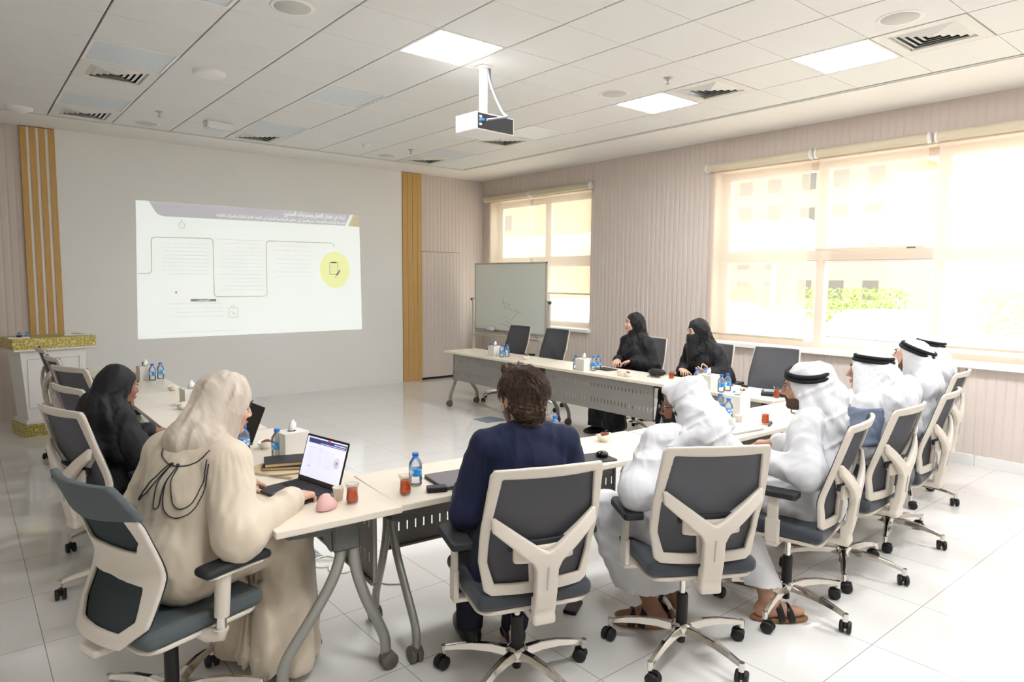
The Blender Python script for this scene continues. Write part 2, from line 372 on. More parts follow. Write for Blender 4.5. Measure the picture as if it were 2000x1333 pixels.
# oak slats either side of the white panel
k = 2
for a0, a1 in ((-0.203, 0.125), (4.738, 5.088)):
    wd = (a1-a0-3*0.028)/4 if a0 < 0 else (a1-a0-3*0.010)/4
    gp = 0.028 if a0 < 0 else 0.010
    for i in range(4):
        x = a0+i*(wd+gp)
        struct('trim_%d' % k, MB().box(x, x+wd, YF-0.048, YF, 0.0, 3.375), M['oak'], bevel=0.002); k += 1
    struct('trim_%d' % k, MB().box(a0+0.001, a1-0.001, YF-0.036, YF-0.001, 0, 3.372), M['panel_white']); k += 1

# ------------------------------------------------------------------ ceiling
special = {}
for c0 in (0, 3, 7):
    for r0 in (-11, -8, -5, -2, 1, 4): special[(c0, r0)] = 'light'
for c, r in ((0, 2), (0, 5), (3, 5), (7, 5), (7, 2), (7, -3), (7, -6), (7, -9), (0, -9), (3, -9)): special[(c, r)] = 'vent'
special.pop((0, 4), None); special[(0, 4)] = 'light'
mb = MB(); S = 0.6; YE = 3.627
for c in range(-6, 9):
    for r in range(-15, 7):
        if (c, r) in special: continue
        x0, x1 = c*S+0.0062, (c+1)*S-0.0062; y0, y1 = r*S+0.002, (r+1)*S-0.002
        if r == 6: y0, y1 = 3.602, YE
        if x0 < XL: x0 = XL
        if y0 < YB: y0 = YB
        if x1 < x0 or y1 < y0: continue
        mb.box(x0, x1, y0, y1, ZC, ZC+0.02)
ce = struct('ceiling', mb, M['tile_ceiling'], bevel=0.0015)
struct('trim_20', MB().box(XL-0.1, XR+D, YB-0.1, YF+0.1, ZC+0.055, ZC+0.15), M['dark_gap'])  # dark slab added above the tiles to block light from outside
# plaster margin round the tile field, a touch lower, with a thin grey edge strip
mb = MB()
mb.box(5.43, XR+0.02, YB, YF, ZC-0.012, ZC+0.05); mb.box(XL, 5.43, YE+0.03, YF, ZC-0.012, ZC+0.05)
struct('trim_21', mb, M['plaster'])
mb = MB(); mb.box(5.40, 5.43, YB, YE+0.03, ZC-0.006, ZC+0.05); mb.box(XL, 5.40, YE, YE+0.03, ZC-0.006, ZC+0.05)
struct('trim_22', mb, M['trim_grey'])

pos_words = {}
def cell_c(c, r): return ((c+0.5)*S, (r+0.5)*S)
def light_panel(c, r, lit, label, group):
    x, y = cell_c(c, r)
    t = thing('ceiling_light', label, 'ceiling light', (x, y, ZC), 0, group)
    h = 0.294; i = 0.272; f = MB()
    for a in ((-h, h, -h, -i), (-h, h, i, h), (-h, -i, -i, i), (i, h, -i, i)): f.box(*a, -0.002, 0.02)
    f.build('frame', M['plastic_white'], t, 0.001)
    MB().box(-i, i, -i, i, 0.004, 0.012).build('diffuser', M['lit'] if lit else M['panel_unlit'], t)
    return t
lit_set = {(3, -2), (7, -2), (7, -5), (7, -8), (3, -8), (0, -8), (7, -11)}  # lit ones missing from lab are unseen panels, added as fill light
lab = {
 (3, -2): 'lit square ceiling light panel just this side of the projector mount',
 (7, -2): 'lit square ceiling light panel beside the sprinkler, farthest lit one by the windows',
 (7, -5): 'lit square ceiling light panel next to the large round speaker on the window side',
 (7, -8): 'lit square ceiling light panel cut off by the top right corner of the photo',
 (0, -2): 'unlit pale ceiling light panel cut off by the top edge of the photo',
 (0, 1): 'unlit pale ceiling light panel adjoining the nearest left air vent',
 (0, 4): 'unlit pale ceiling light panel before the vent above the oak slats',
 (3, 1): 'unlit pale bluish ceiling light panel in the middle of the ceiling left of the projector',
 (3, 4): 'unlit pale ceiling light panel next to the small vent above the projected slide',
 (7, 1): 'unlit greenish ceiling light panel behind the projector near the window side vent',
 (7, 4): 'unlit greenish ceiling light panel next to the vent above the right oak slats'}
for (c, r), kd in special.items():
    if kd != 'light': continue
    l = lab.get((c, r), 'added square ceiling light panel, unseen behind the camera')
    light_panel(c, r, (c, r) in lit_set, l, 'square ceiling light panels')
vlab = {(0, 2): 'square white air vent in the second tile column, large one at upper left',
 (0, 5): 'square white air vent at the ceiling edge above the left oak slats',
 (3, 5): 'square white air vent at the ceiling edge above the projected slide',
 (7, 5): 'square white air vent at the ceiling edge above the right oak slats',
 (7, 2): 'square white air vent seen just behind and below the projector',
 (7, -3): 'square white air vent beside the sprinkler on the window side',
 (7, -6): 'large square white air vent beside the round speaker at upper right'}
def vent(c, r):
    x, y = cell_c(c, r)
    t = thing('ceiling_vent', vlab.get((c, r), 'square white air vent in the ceiling behind the camera'), 'air vent', (x, y, ZC), 0, 'square ceiling vents')
    h = 0.294; i = 0.215; f = MB()
    for a in ((-h, h, -h, -i), (-h, h, i, h), (-h, -i, -i, i), (i, h, -i, i)): f.box(*a, -0.003, 0.02)
    f.build('frame', M['vent_white'], t, 0.002)
    s = MB()
    for k_ in range(5):
        o = i-0.004-k_*0.042; n_ = o-0.046; zo, zi = -0.002, 0.014
        if n_ < -0.008: n_ = -0.008
        # sloping louvre ring: outer edge high, inner edge low
        vs = [(-o, -o, zi), (o, -o, zi), (o, o, zi), (-o, o, zi), (-n_-.01, -n_-.01, zo), (n_+.01, -n_-.01, zo), (n_+.01, n_+.01, zo), (-n_-.01, n_+.01, zo)]
        vs += [(a, b, z_+0.002) for a, b, z_ in vs]
        fs = [(0, 1, 5, 4), (1, 2, 6, 5), (2, 3, 7, 6), (3, 0, 4, 7)]
        s.add(vs, fs+[tuple(v+8 for v in f_) for f_ in fs]+[(4, 5, 13, 12), (5, 6, 14, 13), (6, 7, 15, 14), (7, 4, 12, 15)])
    s.build('louvres', M['vent_white'], t)
    MB().box(-i, i, -i, i, 0.045, 0.05).build('duct_back', M['dark_gap'], t)
for (c, r), kd in special.items():
    if kd == 'vent': vent(c, r)

def disc(name, label, cat, x, y, prof, m, parts=(), group=None):
    t = thing(name, label, cat, (x, y, ZC), 0, group)
    MB().lathe(prof, n=36).build('housing', m, t)
    for nm, pr, mm in parts: MB().lathe(pr, n=36).build(nm, mm, t)
    return t
M['grille'] = mat('speaker_grille', (205, 204, 198), 0.6, bump=0.2, bscale=900)
for x, y, l in ((0.893, -0.895, 'round ceiling speaker at the top edge of the photo left of centre'),
                (3.97, -3.294, 'round ceiling speaker next to the large vent at upper right'),
                (3.921, -0.874, 'round ceiling speaker left of the farther lit light panel on the window side'),
                (3.895, 3.338, 'round ceiling speaker above the right end of the projection wall'),
                (0.901, 3.365, 'round ceiling speaker above the left part of the projection wall')):
    disc('ceiling_speaker', l, 'speaker', x, y, [(0.0, -0.004), (0.125, -0.004), (0.14, -0.001), (0.14, 0.0)], M['plastic_white'], [('grille', [(0, -0.0065), (0.112, -0.0055), (0.114, -0.003)], M['grille'])], 'round ceiling speakers')
disc('smoke_detector', 'raised round white disc on the ceiling between the left vent and projector', 'detector', 0.89, 0.911, [(0, -0.034), (0.10, -0.032), (0.125, -0.022), (0.13, 0.0)], M['plastic_white'])
disc('access_point', 'domed white wireless device on the ceiling above the left oak slats', 'wireless device', -0.254, 3.444, [(0, -0.06), (0.05, -0.055), (0.09, -0.03), (0.115, -0.02), (0.12, 0.0)], M['plastic_white'])
disc('smoke_detector', 'small pale round detector on the ceiling above the projected slide', 'detector', 3.306, 2.804, [(0, -0.045), (0.03, -0.042), (0.05, -0.015), (0.055, 0.0)], M['plastic_white'])
disc('smoke_detector', 'small white detector cut off by the top edge at right', 'detector', 3.33, -3.3, [(0, -0.045), (0.03, -0.042), (0.05, -0.015), (0.055, 0.0)], M['plastic_white'])
for x, y, l in ((0.881, 2.674, 'small sprinkler on the ceiling above the left part of the slide'), (3.913, 2.721, 'small sprinkler on the ceiling above the right part of the projection wall'), (3.896, -1.502, 'small sprinkler on the ceiling beside the farther lit panel on the window side')):
    t = thing('sprinkler', l, 'sprinkler', (x, y, ZC), 0, 'ceiling sprinklers')
    MB().lathe([(0, -0.008), (0.035, -0.006), (0.042, 0)], n=20).build('plate', M['alu'], t)
    MB().lathe([(0.012, -0.006), (0.012, -0.03), (0.006, -0.035), (0.006, -0.05), (0.02, -0.052), (0.02, -0.056), (0, -0.058)], n=16).build('head', M['alu'], t)
t = thing('emergency_light', 'small boxy white emergency lamp on the ceiling above the slide', 'emergency light', (1.505, 2.8, ZC), R(8), None)
MB().rbox(-0.15, 0.15, -0.06, 0.06, -0.075, 0, 0.015).build('housing', M['plastic_white'], t)
MB().rbox(-0.13, 0.13, -0.045, 0.045, -0.082, -0.075, 0.01).build('lens', M['panel_unlit'], t)

# ------------------------------------------------------------------ windows
def window(name, W, mull, transom=(1.925, 2.03)):
    y0, y1, z0, z1 = W; xw = XR+0.215
    root = bpy.data.objects.new(name, None); COL.objects.link(root); root['kind'] = 'structure'
    f = MB(); x0, x1 = xw-0.03, xw+0.03
    f.box(x0, x1, y0, y1, z1-0.07, z1); f.box(x0, x1, y0, y1, z0, z0+0.055)
    f.box(x0-0.002, x1+0.002, y0, y0+0.075, z0+0.001, z1-0.001); f.box(x0-0.002, x1+0.002, y1-0.075, y1, z0+0.001, z1-0.001)
    f.box(x0, x1, y0, y1, *transom)
    for m_ in mull: f.box(x0-0.003, x1+0.003, m_-0.038, m_+0.038, z0+0.002, z1-0.002)
    f.build('frame', M['frame_cream'], root, 0.003)
    e = [y0+0.075]+[v for m_ in sorted(mull) for v in (m_-0.038, m_+0.038)]+[y1-0.075]
    for a, b in zip(e[::2], e[1::2]):
        s = MB()
        for zz0, zz1 in ((z0+0.055, transom[0]), (transom[1], z1-0.07)):
            for q in ((a, b, zz0, zz0+0.03), (a, b, zz1-0.03, zz1), (a, a+0.03, zz0, zz1), (b-0.03, b, zz0, zz1)): s.box(xw-0.018-(q[1]-q[0] < 0.05)*0.002, xw+0.018, *q)
        s.build('sash', M['sill_white'], root, 0.002)
        MB().box(xw-0.003, xw+0.003, a+0.025, b-0.025, z0+0.06, z1-0.08).build('pane', M['pane'], root)
    # reveal lining and sill
    MB().box(XR+0.002, xw-0.03, y0-0.001, y0+0.006, z0, z1).box(XR+0.002, xw-0.03, y1-0.006, y1+0.001, z0, z1).box(XR+0.002, xw-0.03, y0, y1, z1-0.006, z1+0.001).build('reveal', M['frame_cream'], root)
    MB().box(XR-0.075, xw-0.028, y0-0.03, y1+0.03, z0-0.045, z0).build('sill', M['sill_white'], root, 0.004)
    return root
window('window_1', W1, [2.92])
window('window_2', W2, [-1.56, -2.73, -3.90])
blinds = [
 (4.24, 3.12, 1.90, 'cream roller blind at the far end of the small window, behind the whiteboard'),
 (3.04, 1.76, 1.49, 'cream roller blind on the small window, reaching below its crossbar'),
 (-0.245, -1.51, 1.06, 'cream roller blind lowered near the sill behind the two women in black'),
 (-1.60, -2.655, 2.045, 'cream roller blind pulled half up on the middle of the large window'),
 (-2.75, -4.03, 1.10, 'cream roller blind lowered over the right part of the large window'),
 (-4.13, -5.25, 1.10, 'cream roller blind farthest right, outside the photo')]
for y1, y0, zb, l in blinds:
    t = thing('roller_blind', l, 'roller blind', (XR-0.06, (y0+y1)/2, 3.05), 0, 'cream roller blinds')
    hh = (y1-y0)/2
    MB().lathe([(0.046, -hh-0.006), (0.046, hh+0.006)], ax='y', n=24).build('roll', M['blind_tube'], t)
    # lathe about y gives the rolled fabric; the hanging sheet leaves its back
    f = MB(); n_ = 14
    pts = [(0.046*math.cos(a), 0.046*math.sin(a)) for a in (0.9, 0.3, -0.1)]+[(0.044, z_) for z_ in np.linspace(-0.05, zb-3.05, 8)]
    vs = [(x, s_*hh, z) for s_ in (-1, 1) for x, z in pts]; n_ = len(pts)
    f.add(vs, [(i, i+1, n_+i+1, n_+i) for i in range(n_-1)], 0, True).build('fabric', M['blind'], t)
    MB().rbox(0.036, 0.052, -hh, hh, zb-3.05-0.025, zb-3.05, 0.004).build('bottom_bar', M['blind_tube'], t)
    if zb > 2: MB().box(0.033, 0.036, -hh+0.06, -hh+0.14, zb-3.05-0.02, zb-3.05-0.008).build('pull_tab', M['cap_grey'], t)
    for s_ in (-1, 1): MB().lathe([(0.0, -0.01), (0.053, -0.01), (0.053, 0.01), (0, 0.01)], c=(0, s_*(hh+0.016), 0), ax='y', n=24).build('bracket', M['plastic_white'], t)

# ------------------------------------------------------------------ outside: forecourt, buildings, palms, canopy
M['sand'] = mat('pale_paving', (236, 226, 208), 0.9, noise=0.05, nscale=0.6)
M['bldg'] = mat('pale_building', (200, 172, 144), 0.85)
M['bldg_win'] = mat('building_windows', (110, 108, 106), 0.3)
M['canopy'] = mat('white_canopy', (244, 240, 232), 0.7)
M['leaf'] = mat('hedge_leaves', (150, 175, 95), 0.8, noise=0.4, nscale=6)
M['car_white'] = mat('white_car_paint', (235, 235, 235), 0.25)
struct('trim_30', MB().box(XR+0.3, 160, -110, 110, -0.35, -0.3), M['sand'])
def building(x, y, wx, wy, h, floors, bays, label):
    t = thing('building', label, 'building', (x, y, -0.3))
    MB().box(-wx/2, wx/2, -wy/2, wy/2, 0, h).box(-wx/2-0.4, wx/2+0.4, -wy/2-0.4, wy/2+0.4, h, h+0.8).build('wall', M['bldg'], t)
    for f_ in range(floors):
        for b_ in range(bays):
            yy = -wy/2+wy*(b_+0.5)/bays; zz = h*(f_+0.55)/floors
            MB().box(-wx/2-0.06, -wx/2+0.1, yy-wy/bays*0.22, yy+wy/bays*0.22, zz-h/floors*0.25, zz+h/floors*0.25).build('window', M['bldg_win'], t)
building(64.7, 31, 10, 12, 14.5, 6, 4, 'pale apartment block seen faintly through the lowered blind of the large window')
building(52, 17.5, 9, 7, 10.5, 4, 3, 'lower block beside the pale apartment block, seen through the large window')
building(48, 60, 10, 26, 15, 5, 5, 'beige block seen through the small window above the whiteboard')
t = thing('car_park_canopy', 'white sloping car park canopy seen through the windows', 'canopy', (20, 8, -0.3))
c_ = MB()
for k_ in range(5):
    y0 = -22+k_*9; c_.add([(-3, y0, 3.6), (3, y0, 2.7), (3, y0+8.6, 2.7), (-3, y0+8.6, 3.6), (-3, y0, 3.7), (3, y0, 2.8), (3, y0+8.6, 2.8), (-3, y0+8.6, 3.7)], [(0, 1, 2, 3), (4, 5, 6, 7), (0, 1, 5, 4), (1, 2, 6, 5), (2, 3, 7, 6), (3, 0, 4, 7)])
c_.build('roof', M['canopy'], t)
for k_ in range(5):
    MB().tube([(2.4, -18+k_*9, 0), (2.4, -18+k_*9, 2.9)], 0.09).build('post', M['canopy'], t)
rng = random.Random(5)
for k_, (hx, hy) in enumerate(((30, 14.5), (31, 9), (30, 21), (32, 34), (29, 1))):
    mb = MB()
    for q in range(700):
        a = rng.uniform(0, 2*PI); rr = 1.7*math.sqrt(rng.random()); z = rng.uniform(0.1, 1.7); x, y = rr*math.cos(a), rr*math.sin(a)*1.4
        d = Vector((rng.uniform(-1, 1), rng.uniform(-1, 1), rng.uniform(-0.3, 1))).normalized()*0.16; e = d.orthogonal().normalized()*0.07
        p = Vector((x, y, z)); mb.add([p-d, p+e, p+d, p-e], [(0, 1, 2, 3)])
    o = mb.build('hedge_bush', M['leaf']); o.location = (hx, hy, -0.3)
    tag(o, 'green bush faintly seen outside the windows', 'bush', 'bushes outside the windows')
def car(x, y, rz, label):
    t = thing('car', label, 'car', (x, y, -0.3), rz)
    b_ = MB(); b_.rbox(-2.2, 2.2, -0.88, 0.88, 0.25, 0.85, 0.3)
    b_.add([(-1.6, -0.8, 0.85), (1.3, -0.8, 0.85), (1.3, 0.8, 0.85), (-1.6, 0.8, 0.85), (-1.0, -0.65, 1.42), (0.6, -0.65, 1.42), (0.6, 0.65, 1.42), (-1.0, 0.65, 1.42)], [(4, 5, 6, 7), (0, 1, 5, 4), (1, 2, 6, 5), (2, 3, 7, 6), (3, 0, 4, 7)])
    b_.build('body', M['car_white'], t, 0.05)
    for sx in (-1.35, 1.35):
        for sy in (-0.85, 0.85): MB().lathe([(0, -0.1), (0.32, -0.1), (0.32, 0.1), (0, 0.1)], c=(sx, sy, 0.32), ax='y').build('wheel', M['black'], t)
car(15, 5.6, R(78), 'white car parked outside, barely seen through the open part of the large window')
car(14, 0.6, R(80), 'white car parked outside behind the headscarves at the right of the large window')
# ------------------------------------------------------------------ implicit surfaces -> mesh
def smin(a, b, k): 
    if k <= 0: return np.minimum(a, b)
    h = np.clip(0.5+0.5*(b-a)/k, 0, 1); return b*(1-h)+a*h-k*h*(1-h)
def smax(a, b, k): return -smin(-a, -b, k)
def V3(*a): return np.array(a, float)
def cone(P, a, b, r1, r2):
    a = np.asarray(a, float); b = np.asarray(b, float); ba = b-a; pa = P-a
    h = np.clip(pa@ba/max(ba@ba, 1e-12), 0, 1)
    return np.linalg.norm(pa-h[:, None]*ba, axis=1)-(r1+(r2-r1)*h)
def ell(P, c, r, Rm=None):
    q = P-np.asarray(c, float)
    if Rm is not None: q = q@Rm
    r = np.asarray(r, float); k0 = np.linalg.norm(q/r, axis=1); k1 = np.linalg.norm(q/(r*r), axis=1)
    return np.where(k1 < 1e-9, -r.min(), k0*(k0-1)/np.maximum(k1, 1e-9))
def sbox(P, c, h, rad=0.01, Rm=None):
    q = P-np.asarray(c, float)
    if Rm is not None: q = q@Rm
    q = np.abs(q)-(np.asarray(h, float)-rad)
    return np.linalg.norm(np.maximum(q, 0), axis=1)+np.minimum(q.max(axis=1), 0)-rad
def poly2(x, y, pts):
    """signed distance to a 2-D polygon"""
    pts = np.asarray(pts, float); n = len(pts); d = np.full(x.shape, 1e9); s = np.ones(x.shape)
    for i in range(n):
        a = pts[i]; b = pts[i-1]; e = b-a; wx = x-a[0]; wy = y-a[1]
        h = np.clip((wx*e[0]+wy*e[1])/(e@e), 0, 1); bx = wx-e[0]*h; by = wy-e[1]*h; d = np.minimum(d, bx*bx+by*by)
        c1 = y >= a[1]; c2 = y < b[1]; c3 = e[0]*wy > e[1]*wx
        flip = (c1 & c2 & c3) | (~c1 & ~c2 & ~c3); s = np.where(flip, -s, s)
    return s*np.sqrt(d)
def surf(f, lo, hi, h, slack=1.35):
    """dual contouring of f on a sparse grid; returns verts, quads"""
    lo = np.asarray(lo, float); hi = np.asarray(hi, float); B = 4
    nb = np.ceil((hi-lo)/(h*B)).astype(int)
    def centers(idx, sz): return lo+(idx+0.5)*sz
    # two-stage culling: 16h blocks then 4h blocks
    n16 = np.ceil(nb/4).astype(int)
    g = np.stack(np.meshgrid(*[np.arange(n) for n in n16], indexing='ij'), -1).reshape(-1, 3)
    d = f(centers(g, h*B*4)); g = g[np.abs(d) < 0.87*h*B*4*slack]
    o = np.stack(np.meshgrid(*[np.arange(4)]*3, indexing='ij'), -1).reshape(-1, 3)
    g = (g[:, None]*4+o[None]).reshape(-1, 3)
    d = f(centers(g, h*B)); g = g[np.abs(d) < 0.87*h*B*slack+h]
    c = np.stack(np.meshgrid(*[np.arange(B+1)]*3, indexing='ij'), -1).reshape(-1, 3)
    pts = (g[:, None]*B+c[None])
    P = lo+pts.reshape(-1, 3)*h
    val = np.empty(len(P)); st = 400000
    for i in range(0, len(P), st): val[i:i+st] = f(P[i:i+st])
    val = val.reshape(len(g), B+1, B+1, B+1)
    ins = val < 0
    cs = [ins[:, i:i+B, j:j+B, k:k+B] for i in (0, 1) for j in (0, 1) for k in (0, 1)]
    cnt = sum(x.astype(np.int8) for x in cs); act = (cnt > 0) & (cnt < 8)
    bi, ci, cj, ck = np.nonzero(act)
    cell = g[bi]*B+np.stack([ci, cj, ck], 1)
    cv = {(i, j, k): val[bi, ci+i, cj+j, ck+k] for i in (0, 1) for j in (0, 1) for k in (0, 1)}
    acc = np.zeros((len(bi), 3)); num = np.zeros(len(bi))
    for ax in range(3):
        for p in (0, 1):
            for q in (0, 1):
                a = [0, 0, 0]; o2 = [x for x in range(3) if x != ax]; a[o2[0]] = p; a[o2[1]] = q; b = list(a); b[ax] = 1
                va, vb = cv[tuple(a)], cv[tuple(b)]; m = (va < 0) != (vb < 0)
                t = np.where(m, va/np.where(m, va-vb, 1), 0)
                pt = np.tile(np.array(a, float), (len(bi), 1)); pt[:, ax] = t
                acc += pt*m[:, None]; num += m
    verts = lo+(cell+acc/num[:, None])*h
    big = (nb.max()*B+8+16); off = 4
    def key(c): c = c+off; return (c[:, 0]*big*4+c[:, 1])*big*4+c[:, 2]
    kk = key(cell.astype(np.int64)); order = np.argsort(kk); ks = kk[order]
    quads = []
    v0 = cv[(0, 0, 0)] < 0
    for ax, (u, v) in ((0, (1, 2)), (1, (2, 0)), (2, (0, 1))):
        e = [0, 0, 0]; e[ax] = 1; v1 = cv[tuple(e)] < 0; m = np.nonzero(v0 != v1)[0]
        if not len(m): continue
        du = np.zeros(3, int); du[u] = 1; dv = np.zeros(3, int); dv[v] = 1
        cc = cell[m]; ids = []
        ok = np.ones(len(m), bool)
        for dd in (0*du, du, du+dv, dv):
            kq = key((cc-dd).astype(np.int64)); p = np.searchsorted(ks, kq); p = np.minimum(p, len(ks)-1)
            ok &= ks[p] == kq; ids.append(order[p])
        q = np.stack(ids, 1); fl = v0[m]; q = np.where(fl[:, None], q, q[:, ::-1]); quads.append(q[ok])
    return verts, np.concatenate(quads)
def sdf_mesh(name, f, lo, hi, h, smooth_it=1):
    v, q = surf(f, lo, hi, h)
    for _ in range(smooth_it):                    # light laplacian smoothing along mesh edges
        s = np.zeros_like(v); n = np.zeros(len(v))
        for a, b in ((0, 1), (1, 2), (2, 3), (3, 0)):
            np.add.at(s, q[:, a], v[q[:, b]]); np.add.at(s, q[:, b], v[q[:, a]]); np.add.at(n, q[:, a], 1); np.add.at(n, q[:, b], 1)
        v = v*0.5+0.5*s/np.maximum(n, 1)[:, None]
    me = bpy.data.meshes.new(name)
    me.vertices.add(len(v)); me.vertices.foreach_set('co', v.ravel())
    me.loops.add(q.size); me.loops.foreach_set('vertex_index', q.ravel().astype(np.int32))
    me.polygons.add(len(q)); me.polygons.foreach_set('loop_start', np.arange(0, q.size, 4, dtype=np.int32))
    me.update(calc_edges=True); me.validate()
    me.polygons.foreach_set('use_smooth', np.ones(len(me.polygons), bool)); me.update()
    return me
def rotm(axis, deg):
    return np.array(Matrix.Rotation(R(deg), 3, axis))
# ------------------------------------------------------------------ office chairs
def back_y(x, z): return -0.225-0.125*np.clip((z-0.45)/0.56, 0, 1.2)**1.25+0.016*np.exp(-((z-0.64)/0.10)**2)+0.75*x*x
def backA_y(x, z): return -0.195-0.42*np.sqrt((z-0.665)**2+0.0016)+0.017+1.0*x*x
def mir(p): return [(-a, b) for a, b in reversed(p)]
def frame_sdf(outer, wins, by, thick, rnd=0.006, off=0.0):
    def f(P):
        x, y, z = P[:, 0], P[:, 1], P[:, 2]
        d = poly2(x, z, outer)
        for w_ in wins: d = smax(d, -poly2(x, z, w_), 0.012)
        e = np.abs(y-by(x, z)-off)-thick
        return (np.hypot(np.maximum(d+rnd, 0), np.maximum(e+rnd, 0))+np.minimum(np.maximum(d, e)+rnd, 0)-rnd)*0.9
    return f
def sheet(inside, by, off, x1, z0, z1, nx=26, nz=34, th=0.003):
    """thin curved two-sided fabric sheet clipped to an outline"""
    xs = np.linspace(-x1, x1, nx); zs = np.linspace(z0, z1, nz); vs = []
    for s_ in (0, -th):
        for z in zs:
            w_ = inside(z)
            for t in np.linspace(-1, 1, nx): x = t*w_; vs.append((x, float(by(np.array(x), np.array(z)))+off+s_, z))
    n = nx*nz; fs = []
    for j in range(nz-1):
        for i in range(nx-1):
            a = j*nx+i; fs.append((a, a+1, a+nx+1, a+nx)); fs.append((a+n, a+nx+n, a+nx+1+n, a+1+n))
    for j in range(nz-1):
        for i in (0, nx-1): a = j*nx+i; fs.append((a, a+nx, a+nx+n, a+n))
    for i in range(nx-1):
        for j in (0, nz-1): a = j*nx+i; fs.append((a, a+1, a+1+n, a+n))
    return vs, fs
def chair_base(t, mats):
    b = MB()
    for k in range(5):
        mt = Matrix.Rotation(R(72*k), 4, 'Z')
        # arched flat leg
        sec = [(0.03, 0.118, 0.024, 0.020), (0.10, 0.125, 0.021, 0.019), (0.18, 0.120, 0.018, 0.017), (0.25, 0.106, 0.015, 0.014), (0.305, 0.090, 0.012, 0.012)]
        vs = []
        for r_, z_, w_, h_ in sec: vs += [(-w_, r_, z_-h_), (w_, r_, z_-h_), (w_*0.55, r_, z_+h_*0.7), (-w_*0.55, r_, z_+h_*0.7)]
        fs = [(i*4+j, i*4+(j+1) % 4, (i+1)*4+(j+1) % 4, (i+1)*4+j) for i in range(4) for j in range(4)]+[(0, 1, 2, 3), (16, 17, 18, 19)]
        b.add([mt @ Vector(v) for v in vs], fs)
        b.lathe([(0.012, 0.062), (0.012, 0.1)], c=tuple(mt @ Vector((0, 0.303, 0))), n=12)
    b.lathe([(0.042, 0.09), (0.045, 0.13), (0.03, 0.142)], n=24)
    base = b.build('base', M['chrome'], t, 0.003)
    cas = None
    for k in range(5):
        p = Matrix.Rotation(R(72*k), 4, 'Z') @ Vector((0, 0.303, 0))
        if cas is None:
            c = MB()
            for s_ in (-1, 1): c.lathe([(0, s_*0.006), (0.024, s_*0.006), (0.0285, s_*0.010), (0.0285, s_*0.021), (0.024, s_*0.025), (0, s_*0.0255)], c=(0, 0.014, 0.0285), ax='x', n=22)
            c.lathe([(0.004, -0.02), (0.004, 0.02)], c=(0, 0.014, 0.0285), ax='x', n=8)
            c.rbox(-0.005, 0.005, -0.008, 0.036, 0.026, 0.06, 0.004)
            c.lathe([(0.008, 0.04), (0.008, 0.068)], n=10)
            cas = c.me('castor'); cas.materials.append(M['black'])
        o = link('castor', cas, None, base); o.location = p; o.rotation_euler = (0, 0, R(40+97*k))
    g = MB(); g.lathe([(0.017, 0.045), (0.019, 0.05), (0.019, 0.10)], n=20, mi=0); g.lathe([(0.026, 0.13), (0.026, 0.27), (0.023, 0.275)], n=20, mi=0)
    g.lathe([(0.014, 0.27), (0.014, 0.37)], n=16, mi=1)
    g.build('gas_lift', [M['black'], M['chrome']], t)
    return base
ARM = None
